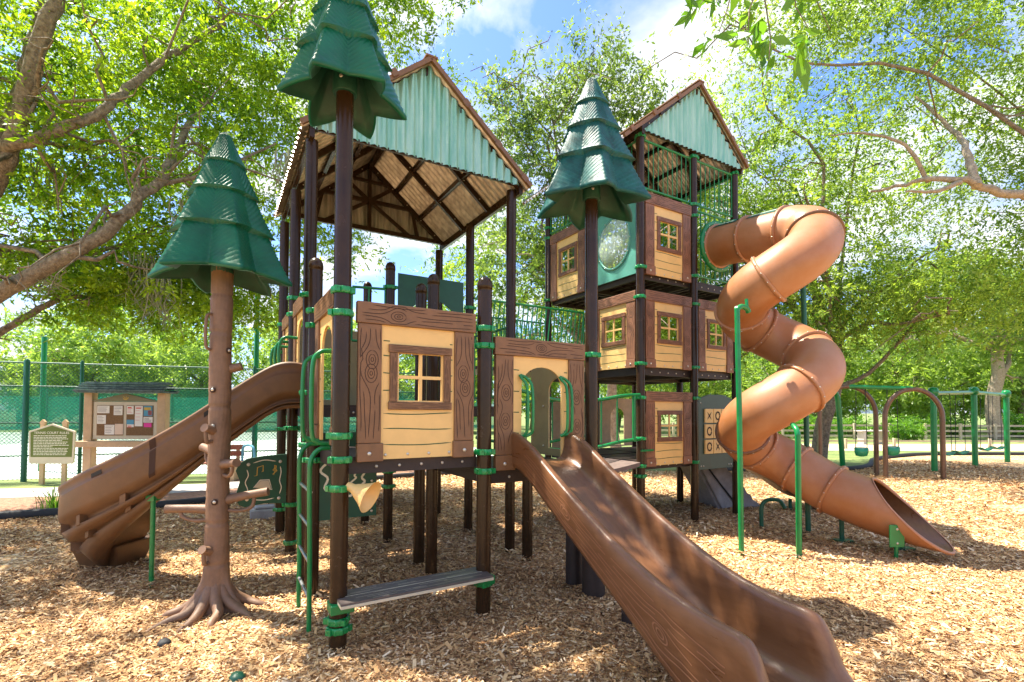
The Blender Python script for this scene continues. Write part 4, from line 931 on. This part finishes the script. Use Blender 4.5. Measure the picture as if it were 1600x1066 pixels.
tree('oak_tree', 'airy grey-green oak rising between the two tower roofs', 'tree', (1.9,16,0), (1.7,16,9.5), .26, .09, [((1.7,16.2,11.0),(3.0,2.2,3.4)), ((1.2,16.5,7.8),(3.1,2.2,2.6)), ((3.2,16.2,12.2),(1.9,1.5,2.2)), ((-.1,16.4,11.8),(1.2,1.0,1.6))], (230, 190, 100, 45), 60, .30, .13, 'leafD', 31, nl=16, shell=.1)
tree('oak_tree', 'leafy oak behind the bridge railing with a pale trunk', 'tree', (3.2,14.2,0), (2.6,14.3,4.6), .17, .09, [((.4,18.5,6.0),(4.0,2.4,3.0)), ((3.4,15.6,6.2),(3.0,1.8,2.8))], (330, 260), 75, .3, .12, 'leafR', 32, bark='barkp', nl=8)
tree('oak_tree', 'broad oak rising right behind the spiral tube', 'tree', (10.2,16.4,0), (10.9,16.2,4.4), .26, .13, [((9.6,16.8,9.6),(6.0,3.0,5.0)), ((11.5,15.2,5.2),(4.6,2.2,1.6)), ((6.0,17.0,7.0),(3.4,2.2,4.6)), ((5.9,17.4,4.0),(3.0,2,1.6))], (620, 300, 290, 110), 84, .34, .112, 'leafR', 33, nl=22, shell=.05)
t = tree('oak_tree', 'oak at the right edge with one thick crooked limb', 'tree', (15.6,11.3,0), (15.0,11.2,5.2), .34, .09, [((14.2,12.6,9.2),(4.6,1.6,4.2)), ((9.2,12.0,12.0),(4.6,1.6,2.4)), ((13.4,12.6,5.4),(3.2,1.4,1.3))], (390, 330, 150), 84, .30, .092, 'leafR', 34, nl=6, shell=.05)
b = MB(); off = Vector((15.6,11.3,0))
for pts, r0, r1 in (([(15.0,11.2,4.8),(12.75,11,6.35),(11.02,11,6.79),(10.15,11,7.08),(9.45,11.2,7.12),(8.85,12,7.23)], .13, .03), ([(10.5,11,6.9),(10.62,11.3,7.83),(10.75,11.8,8.65),(10.33,12.4,9.91)], .10, .03), ([(9.6,11.2,7.1),(9.0,11.1,7.9),(8.2,11.3,8.3),(7.6,11.6,8.4)], .05, .015), ([(10.15,11,7.0),(9.5,10.9,6.75),(8.9,11.0,6.8)], .06, .02)):
    P = smooth_path([Vector(p)-off for p in pts], 6); P = [p+Vector((R.gauss(0,1), R.gauss(0,1), R.gauss(0,1)))*r0*.15 for p in P]; b.tube(P, list(np.linspace(r0, r1, len(P))), 10)
b.build('limb', 'barkp', t)

# near hanging spray of large leaves at the top
ns = thing('overhanging_branch', 'close hanging spray of large leaves at the top edge', 'branch', (1.95, 3.7, 5.35)); b = MB(); tips = []
for q in ((-.55,-.1,-.52),(-.15,0,-.75),(.05,.1,-.95),(.32,0,-.62),(.55,.1,-.55),(-.35,.05,-.62)):
    l = wob((.1,.1,.35), q, 5, .05, R); b.tube(l, [.012,.010,.008,.006,.005,.003], 6); tips += [tuple(p) for p in l[2:]]
b.build('twig', 'bark', ns); leaf_cloud('leaves', tips, 7, .07, .15, 'leafB', ns, 44, 1, .2)

# far trees: three built, the rest copied
def far_tree(lbl, x, y, s, grp, src=None, m='leafF', seed=0, k=0):
    if src is None:
        t = tree('broadleaf_tree', lbl, 'tree', (x, y, 0), (x+.3, y, 5.5), .30, .12, [((x,y,7.2),(4.2,4.2,3.6)), ((x+2,y-1,4.6),(3,2.6,2.4)), ((x-2.2,y-1,4.4),(3,2.6,2.4)), ((x,y-1.5,2.6),(3.6,2,1.6))], (190, 80, 80, 70), 42, .5, .30, m, seed, nl=9, group=grp)
        return t
    t = src.copy(); C.objects.link(t); t.location = (x, y, 0); t.scale = (s, s, s*random.uniform(.85, 1.1)); t.rotation_euler = (0,0,random.random()*6); t['label'] = lbl; t['group'] = grp
    for c in src.children: d = c.copy(); C.objects.link(d); d.parent = t
    return t
gL = 'trees beyond the tennis court'; lL = 'bright hazy tree beyond the tennis court'
gR = 'trees beyond the rail fence'; lR = 'sunlit yellow-green tree beyond the rail fence'
pa = far_tree(lL, -34, 40, 1, gL, None, 'leafF', 61); pb = far_tree(lR, 26, 44, 1, gR, None, 'leafF', 62)
for x, y, s in ((-55,42,1.1),(-46,46,1.1),(-26,42,.95),(-18,44,1.05),(-11,46,1.0),(-4,40,.9),(-40,52,1.3),(-22,54,1.3),(-8,56,1.25),(2,48,1)): far_tree(lL, x, y, s, gL, pa if random.random() < .5 else pb)
for x, y, s in ((9,42,.9),(16,46,1),(21,40,.85),(33,42,.95),(39,46,1.1),(46,44,1.1),(54,46,1.2),(62,48,1.2),(12,56,1.3),(24,56,1.3),(36,58,1.4),(50,60,1.4),(66,60,1.5)): far_tree(lR, x, y, s, gR, pb if random.random() < .6 else pa)
tree('oak_tree', 'tall pale-trunked tree behind the farthest swing post', 'tree', (32.6,33,0), (32.9,33,7), .42, .28, [((31,34,9.5),(7,3,3.6)), ((35,33,7.5),(5,3,3))], (240, 140), 60, .5, .26, 'leafF', 64, bark='barkp', nl=9)
def shrub(x, y, s, lbl, grp=None, src=None):
    if src:
        t = src.copy(); C.objects.link(t); t.location = (x, y, 0); t.scale = (s, s, s*.8); t.rotation_euler = (0,0,random.random()*6); t['label'] = lbl
        if grp: t['group'] = grp
        for c in src.children: d = c.copy(); C.objects.link(d); d.parent = t
        return t
    t = thing('shrub', lbl, 'shrub', (x, y, 0), 0, grp); b = MB()
    for _ in range(7): b.tube(wob((0,0,-.05), (R.gauss(0,.4), R.gauss(0,.4), R.uniform(.5,1)), 4, .08, R), [.03,.025,.02,.015,.01], 5)
    b.build('stem', 'bark', t); leaf_cloud('foliage', clumps([((0,0,.62),(.95,.85,.6))], (80,), 71, .2), 45, .15, .13, 'leafB', t, 72); return t
gs = 'shrubs along the rail fence'; ls = 'low green shrub along the rail fence'
s0 = shrub(25.0, 31.0, 1.0, 'round bright shrub just in front of the rail fence')
for x, y, s in ((13,33.6,1.3),(15.5,34,1.5),(18.2,33.8,1.4),(21,34.2,1.5),(23.8,34.4,1.4),(28,34.6,1.5),(31,35,1.4),(36,35,1.7),(39,35.2,1.5)): shrub(x, y, s, ls, gs, s0)
# daylilies by the border
for i, (x, y) in enumerate(((-8.15,8.75),(-7.75,8.8),(-7.35,8.85),(-7.95,9.1),(-7.2,9.3))):
    if i == 0:
        dl = thing('daylily_clump', 'clump of upright daylily blades behind the dark border', 'plant', (x,y,0), 0, 'daylilies behind the border'); V = []; Q = []
        for k in range(46):
            a = R.random()*6.28; r_ = abs(R.gauss(0,.12)); p = Vector((r_*math.cos(a), r_*math.sin(a), 0)); d = Vector((math.cos(a)*R.uniform(.05,.4), math.sin(a)*R.uniform(.05,.4), 0)); h = R.uniform(.3,.6); s = Vector((-math.sin(a), math.cos(a), 0))*.011
            for q in range(4):
                t0, t1 = q/4, (q+1)/4; f = lambda t: p+d*t*t*1.0+Vector((0,0,h*(t-.25*t*t*t)))
                w0, w1 = 1-t0*.8, 1-t1*.8; o_ = len(V); V += [f(t0)-s*w0, f(t0)+s*w0, f(t1)+s*w1, f(t1)-s*w1]; Q.append((o_,o_+1,o_+2,o_+3))
        bl = np_mesh('blades', np.array([tuple(v) for v in V]), np.array(Q), 'blade', dl, np.random.default_rng(3).uniform(0,1,len(Q)))
    else:
        t = dl.copy(); C.objects.link(t); t.location = (x,y,0); t.rotation_euler = (0,0,i*1.3); c = bl.copy(); C.objects.link(c); c.parent = t

# ------------------------------------------------------------------ wood chips on the ground
rg = np.random.default_rng(5); Vs = []; rn = []
for (x0,x1,y0,y1,dens,L0) in ((-5.5,6,2.2,6,4300,.027),(-5.5,6,2.2,5.5,2600,.014),(-9,9,6,9.5,1900,.036),(-9,16,9.5,18,420,.07)):
    n = int((x1-x0)*(y1-y0)*dens); x = rg.uniform(x0,x1,n); y = rg.uniform(y0,y1,n)
    ex = np.array([e[0] for e in edge]); ey = np.array([e[1] for e in edge]); lim = np.interp(x, ex, ey)
    k = (np.abs(x) < 1.14*y+.4) & (y < lim-.06); x = x[k]; y = y[k]; n = len(x)
    a = rg.uniform(0, 2*PI, n); L = L0*rg.lognormal(0, .42, n); L = np.minimum(L, .085); w = L*rg.uniform(.22, .5, n); tl = rg.normal(0, .22, n); rl = rg.normal(0, .35, n)
    bx = np.array([tuple(W(u_, v_))[:2] for u_, v_, *_ in POSTS]+[(AX,AY),tuple(cpos)[:2],(2.86,6.14),(3.49,5.99),(-3.6,4.95)]); md = np.zeros(n)
    for q in bx: md += .030*np.exp(-((x-q[0])**2+(y-q[1])**2)/.025)
    z = md+.018*(1+np.sin(x*1.7+np.sin(y*2.1))*np.sin(y*1.9+x))*.5+rg.uniform(.003, .020, n)+np.abs(np.sin(tl))*L*.5
    ax = np.stack([np.cos(a)*np.cos(tl), np.sin(a)*np.cos(tl), np.sin(tl)], 1); sd = np.stack([-np.sin(a)*np.cos(rl), np.cos(a)*np.cos(rl), np.sin(rl)], 1)
    c = np.stack([x, y, z], 1); A_ = ax*(L/2)[:, None]; S_ = sd*(w/2)[:, None]; j = rg.uniform(.5, 1, (4, n))[:, :, None]
    Vs.append(np.stack([c-A_-S_*j[0], c+A_-S_*j[1], c+A_*.95+S_*j[2], c-A_*1.05+S_*j[3]], 1).reshape(-1, 3)); rn.append(rg.uniform(0, 1, n))
Vs = np.concatenate(Vs); rn = np.concatenate(rn)
ch = np_mesh('wood_chips', Vs, np.arange(len(Vs)).reshape(-1, 4), 'chips', None, rn); tag(ch, 'tan and brown wood chips covering the playground', 'wood chips', None, 'stuff')

# border edging
def edging(name, pts, label):
    b = MB(); P = smooth_path([(x, y, .045) for x, y in pts], 6); rings = []
    for i, p in enumerate(P):
        t = (P[min(i+1, len(P)-1)]-P[max(i-1, 0)]).normalized(); s = Vector((-t.y, t.x, 0)); rings.append([tuple(p+s*a+Vector((0,0,c))) for a, c in ((-.07,-.08),(-.065,.06),(-.03,.08),(.03,.08),(.065,.06),(.07,-.08))])
    b.skin(rings); tag(b.build(name, 'black'), label, 'edging')
edging('border_edging', edge[:7], 'black rubber edging between chips and planting bed on the left')
edging('border_edging', edge[7:], 'dark edging between chips and grass behind the swings')

# ------------------------------------------------------------------ tennis fence, poles
FD = Vector((.945, .327, 0)); fa = math.atan2(.327, .945); F0 = Vector((-11.9, 12.0, 0))
fn = thing('chain_link_fence', 'tall green chain-link fence with windscreen around the tennis court', 'fence', tuple(F0), fa)
def frail(x0, x1, z, r=.02): 
    b = MB(); b.tube([(x0,0,z),(x1,0,z)], r, 8); b.build('rail', 'fencegreen', fn)
for z in (2.9, 2.32, 1.42, .62): frail(-9, 10.2, z)
for x in (-9,-6,-3,0,1.1,5.0,8.2,10.2):
    b = MB(); b.lathe([(.04 if x else .06, -.05), (.04 if x else .06, 2.95), (.01, 3.0)], x, 0, 10); b.build('post', 'fencegreen', fn)
b = MB(); b.add([(-9,.02,.03),(10.2,.02,.03),(10.2,.02,2.9),(-9,.02,2.9)], [(0,1,2,3)]); b.build('wire_mesh', 'chain', fn)
b = MB(); vs = []; fs = []; n = 90
for i in range(n+1):
    x = -9+19.2*i/n; vs += [(x, .06+.02*math.sin(x*4), .92+.03*math.sin(x*2.3)), (x, .06+.03*math.sin(x*3+1), 2.32-.02*abs(math.sin(x*2)))]
for i in range(n): fs.append((2*i,2*i+2,2*i+3,2*i+1))
b.add(vs, fs, 0, True); b.build('windscreen', 'screen', fn)
f2 = thing('chain_link_fence', 'far side of the tennis court fence with dark green windscreen', 'fence', (-30, 34, 0), .12)
b = MB(); b.add([(-22,0,.3),(30,0,.3),(30,0,2.6),(-22,0,2.6)], [(0,1,2,3)]); b.build('windscreen', 'screen', f2)
for i in range(14): b = MB(); b.lathe([(.05,-.05),(.05,3.2)], -22+4*i, -.05, 8); b.build('post', 'fencegreen', f2)
for x, y, h, l in ((-13.4,14.0,3.8,'short bright green court pole at the left edge'), (-7.27,13.9,7.0,'tall bright green court pole behind the climbing trunk')):
    b = MB(); b.lathe([(.065,-.05),(.065,h),(.05,h+.03)], 0, 0, 14); o = b.build('court_pole', 'green'); o.location = (x,y,0); tag(o, l, 'pole')

# ------------------------------------------------------------------ notice board
kb = thing('notice_board', 'roofed timber notice board with pinned papers', 'notice board', (-8.35, 10.7, 0), .06)
for x in (-.80, .72):
    b = MB(); b.box(x-.085, x+.085, -.085, .085, -.05, 2.16); b.build('post', 'wood', kb, .01)
b = MB(); b.box(-1.0, .9, -.14, .14, .95, 1.08); b.build('shelf', 'wood', kb, .012)
b = MB(); b.prism([(-.92,2.12),(.84,2.12),(.84,2.15),(-.92,2.15)], -.30, .30); rings = []
for k in range(4):
    y0 = -.32+.075*k; z0 = 2.15+.05*k; b.box(-.94, .86, y0, y0+.12, z0, z0+.035, 0)
for k in range(4):
    y0 = .32-.075*k; z0 = 2.15+.05*k; b.box(-.941, .861, y0-.12, y0, z0, z0+.034, 0)
b.box(-.9,.82,-.06,.06,2.30,2.36); b.build('roof', 'shingle', kb, .004)
b = MB(); b.box(-.70, .62, -.06, .03, 1.12, 1.93); b.build('cabinet', 'frame', kb, .008)
b = MB(); b.box(-.62, -.075, -.068, -.061, 1.20, 1.85, 0); b.box(-.01, .55, -.068, -.061, 1.20, 1.85, 0)
Rk = random.Random(3)
for x, z, w, h, m in ((-.61,1.68,.25,.16,1),(-.27,1.64,.18,.2,1),(-.61,1.45,.18,.19,1),(-.45,1.22,.20,.21,1),(-.24,1.22,.17,.23,2),(.0,1.66,.14,.18,1),(.17,1.40,.16,.44,1),(.35,1.62,.18,.22,4),(.0,1.44,.15,.10,4),(.01,1.38,.14,.06,1),(.35,1.48,.19,.12,1),(.36,1.38,.16,.09,3),(.44,1.64,.08,.1,5)):
    b.box(x, x+w, -.0735, -.0685, z, z+h, m)
    if m == 1:
        for q in range(5): b.box(x+.015, x+w-.02-Rk.random()*w*.3, -.0745, -.0736, z+h-.03-q*h*.16, z+h-.024-q*h*.16, 6 if w > .16 else 5)
b.box(.02,.10,-.0755,-.0746,1.79,1.81,5); b.box(.19,.30,-.0755,-.0746,1.78,1.80,5); b.box(.36,.5,-.0755,-.0746,1.75,1.81,7)
b.build('papers', ['cork','paper','paper2','pink','blue','redp','groove','gold'], kb, label='cork board pinned with white, peach, blue and pink papers')
b = MB(); b.prism([(-.78,1.935),(.70,1.935),(-.04,2.11)], -.075, .0); b.build('pediment', mat('olive_pediment', (.20,.19,.10), .6), kb, .004)
b = MB(); b.ribbon([(-.09,2.02),(-.06,1.985),(-.02,1.98),(.02,2.0),(.03,2.035)], .022, -.077); b.ribbon([(-.03,1.97),(-.04,2.02),(-.08,2.05)], .018, -.0775); b.ribbon([(-.01,1.98),(.0,2.02),(-.02,2.06)], .016, -.078); b.build('emblem', 'gold', kb)

# rules sign
rsn = thing('rules_sign', 'olive court rules sign on two timber posts', 'sign', (-10.8, 11.6, 0), .05)
for x in (-.26, .24):
    b = MB(); b.box(x-.05, x+.05, -.03, .03, -.05, 1.40); b.prism([(x-.06,1.40),(x+.06,1.40),(x+.06,1.46),(x,1.52),(x-.06,1.46)], -.03, .03); b.build('post', 'wood', rsn, .006)
b = MB(); b.prism([(-.50,.52),(-.46,.48),(.46,.48),(.50,.52),(.52,1.24),(0,1.42),(-.52,1.24)], -.075, -.031); b.build('board', 'frame', rsn, .006)
b = MB(); b.prism([(-.46,.64),(.46,.64),(.475,1.215),(0,1.375),(-.475,1.215)], -.081, -.0755); b.build('face', 'signg', rsn)
def lettering(par, txt, x, z, y, size, m='white', w=None, sp=1.0):
    cu = bpy.data.curves.new('lettering', 'FONT'); cu.body = txt; cu.size = size; cu.align_x = 'CENTER'; cu.extrude = .0008; cu.space_line = sp
    if w: cu.text_boxes[0].width = w
    o = bpy.data.objects.new('tmp', cu); C.objects.link(o); dg = bpy.context.evaluated_depsgraph_get(); me = bpy.data.meshes.new_from_object(o.evaluated_get(dg)); bpy.data.objects.remove(o)
    me.materials.clear(); me.materials.append(M[m]); l = bpy.data.objects.new('lettering', me); C.objects.link(l); l.parent = par; l.location = (x, y, z); l.rotation_euler = (PI/2, 0, 0); return l
lettering(rsn, 'TENNIS COURT RULES', 0, 1.18, -.0825, .078)
b = MB(); Rk = random.Random(6)
for i in range(13):
    z = 1.13-.037*i; x = -.40; e = .40-Rk.random()*(.45 if i % 4 == 3 else .08)
    while x < e:
        wd = Rk.uniform(.025, .09); b.box(x, min(e, x+wd), -.0822, -.0812, z, z+.015); x += wd+.012
b.build('rule_lines', 'white', rsn)

# timber bench and bits beyond the curved slide
pb_ = thing('park_bench', 'red timber bench beside the path behind the curved slide', 'bench', (-7.7, 12.2, 0), .25)
b = MB()
for k in range(3): b.box(-.9, .9, -.25+.15*k, -.13+.15*k, .42, .46)
b.build('seat', 'redwood', pb_, .005); b = MB()
for k in range(2): b.box(-.9, .9, .22, .25, .58+.16*k, .71+.16*k)
b.build('backrest', 'redwood', pb_, .005)
for x in (-.75, .75):
    b = MB(); b.box(x-.04, x+.04, -.22, .2, -.03, .418); b.box(x-.04, x+.04, .251, .29, -.03, .86); b.build('leg', 'wood', pb_)
b = MB(); b.tube(smooth_path([(-6.9,12.6,-.03),(-6.9,12.6,.7),(-6.8,12.55,.85),(-6.6,12.45,.85),(-6.5,12.4,.7),(-6.5,12.4,-.03)], 5), .03, 8); tag(b.build('bike_rack', 'blue'), 'bent blue pipe rack behind the climbing trunk', 'rack')
b = MB(); b.box(-.22,.22,-.18,.18,-.02,.16); b.box(-.15,.15,-.12,.12,.161,.2); o = b.build('rubber_block', 'grey', None, .02); o.location = (-4.05,8.1,0); o.rotation_euler = (0,0,.5); tag(o, 'low grey block on the chips under the music panel', 'block')
for loc, s, m, l in (((-2.6,3.72,.02), .045, 'black', 'small black lump on the chips before the fake tree roots'), ((-1.79,3.25,.02), .05, 'dgreen', 'small dark green lump at the bottom edge')):
    b = MB(); Rk = random.Random(9); rings = []
    for k in range(6):
        a = PI*k/5; rings.append([(s*(.15+math.sin(a))*(1+.25*Rk.uniform(-1,1))*math.cos(2*PI*j/9), s*(.15+math.sin(a))*(1+.25*Rk.uniform(-1,1))*math.sin(2*PI*j/9), -s*math.cos(a)*.8) for j in range(9)])
    b.skin(rings); o = b.build('rubber_lump', m); o.location = loc; tag(o, l, 'lump')

# ------------------------------------------------------------------ swings
sw = thing('swing_set', 'swing frame with two tall brown arches behind the tube exit', 'swing set', (0,0,0))
def arch(pa_, pb_, h, m, r=.062):
    a, c = Vector((*pa_, 0)), Vector((*pb_, 0)); pts = [a+Vector((0,0,-.05)), a+Vector((0,0,h*.45)), a+Vector((0,0,h*.68))]
    w = (c-a); 
    for k in range(1, 10):
        t = PI*k/10; pts.append(a+w*(.5-.5*math.cos(t))+Vector((0,0,h*.68+h*.32*math.sin(t))))
    pts += [c+Vector((0,0,h*.68)), c+Vector((0,0,h*.45)), c+Vector((0,0,-.05))]
    b = MB(); b.tube(smooth_path(pts, 3), r, 12); b.build('arch', m, sw)
arch((8.72,13.9), (10.2,13.75), 2.50, 'swingbrown'); arch((10.15,13.35), (11.45,13.05), 2.40, 'swingbrown')
b = MB(); b.tube([(9.46,13.83,2.50),(10.8,13.2,2.42)], .055, 12); b.tube([(9.46,13.83,2.50),(9.2,15.0,2.5)], .05, 12); b.build('top_beam', 'green', sw)
b = MB(); b.tube(smooth_path([(9.2,14.9,2.55),(9.7,15.0,2.52),(10.0,15.1,2.3),(10.1,15.15,1.8),(10.33,15.33,-.05)], 5), .075, 12); b.build('leg', 'green', sw)
def swing(x, y, zb, zs, label, grp, kind, src=None):
    t = thing('swing', label, 'swing', (x, y, 0), 0, grp)
    for s in (-1, 1):
        b = MB(); n = 20
        b.tube([(s*.13*(1-.3*0), 0, zb), (s*.16, 0, zs+.12)], .010, 6); b.build('chain', 'black', t)
    b = MB(); rings = []
    if kind == 'bucket':
        for z, r in ((zs+.13,.15),(zs+.12,.165),(zs,.16),(zs-.10,.13),(zs-.12,.05)): rings.append([(r*math.cos(2*PI*j/14)*1.1, r*math.sin(2*PI*j/14)*.8, z-(.05*max(0,-math.sin(2*PI*j/14)) if z > zs+.05 else 0)) for j in range(14)])
        b.skin(rings)
    else:
        rings = [[(x_, yy, zs+.10*(abs(x_)/.2)**2+zz_) for x_, zz_ in ((-.2,0),(-.1,0),(0,0),(.1,0),(.2,0),(.2,.02),(0,.02),(-.2,.02))] for yy in (-.1,.1)]; b.skin(rings)
    b.build('seat', 'swing', t); return t
swing(9.75,13.7,2.45,.66,'bucket swing partly behind the first brown arch','swings',"bucket"); swing(10.35,13.35,2.4,.72,'bucket swing between the two brown arches','swings','bucket')
s2_ = thing('swing_set', 'all-green swing frame with three posts at the far right', 'swing set', (0,0,0)); GP = [(12.57,14.62,2.45),(15.3,16.23,2.55),(17.89,17.74,2.52)]
for x, y, z in GP:
    b = MB(); b.lathe([(.08,-.05),(.08,z-.1)], x, y, 14); b.build('post', 'green', s2_); b = MB(); b.lathe([(.06,z-.2),(.13,z-.17),(.14,z-.02),(.10,z+.06),(.02,z+.08)], x, y, 12); b.build('post_cap', 'green', s2_)
for i in range(2): b = MB(); b.tube([(GP[i][0],GP[i][1],GP[i][2]-.1),(GP[i+1][0],GP[i+1][1],GP[i+1][2]-.1)], .06, 12); b.build('top_beam', 'green', s2_)
for k, (t, l) in enumerate(((.28,'belt swing nearest the first green post'),(.62,'belt swing just left of the middle green post'))):
    p = Vector(GP[0]).lerp(Vector(GP[1]), t); swing(p.x, p.y, p.z-.12, .45, l, 'swings', 'belt')
for k, (t, l) in enumerate(((.3,'belt swing just right of the middle green post'),(.68,'belt swing nearest the last green post'))):
    p = Vector(GP[1]).lerp(Vector(GP[2]), t); swing(p.x, p.y, p.z-.12, .48, l, 'swings', 'belt')
rf_ = thing('rail_fence', 'weathered split rail fence along the far grass', 'fence', (8, 31.5, 0), .04)
for i in range(15): b = MB(); b.box(i*2.4-.07, i*2.4+.07, -.06, .06, -.05, 1.05); b.build('post', 'rail_wood', rf_, .01)
for z in (.90, .55, .22): b = MB(); b.box(-.3, 34, .062, .10, z-.06, z+.06); b.build('rail', 'rail_wood', rf_)
rf2 = thing('rail_fence', 'low pale rail fence in front of the sandy strip', 'fence', (9, 23.6, 0), .03)
for i in range(12): b = MB(); b.box(i*2.4-.05, i*2.4+.05, -.05, .05, -.05, .5); b.build('post', 'rail_wood', rf2, .01)
b = MB(); b.box(-.3, 27, .052, .08, .33, .41); b.build('rail', 'rail_wood', rf2)
pw_ = thing('picnic_bench', 'small pale bench between the two brown arches', 'bench', (20.0,27.3,0), .2)
b = MB(); b.box(-.9,.9,-.25,.25,.70,.76); b.build('seat', 'concrete', pw_, .01)
for x in (-.65,.65): b = MB(); b.box(x-.08,x+.08,-.2,.2,-.03,.699); b.build('leg', 'concrete', pw_)
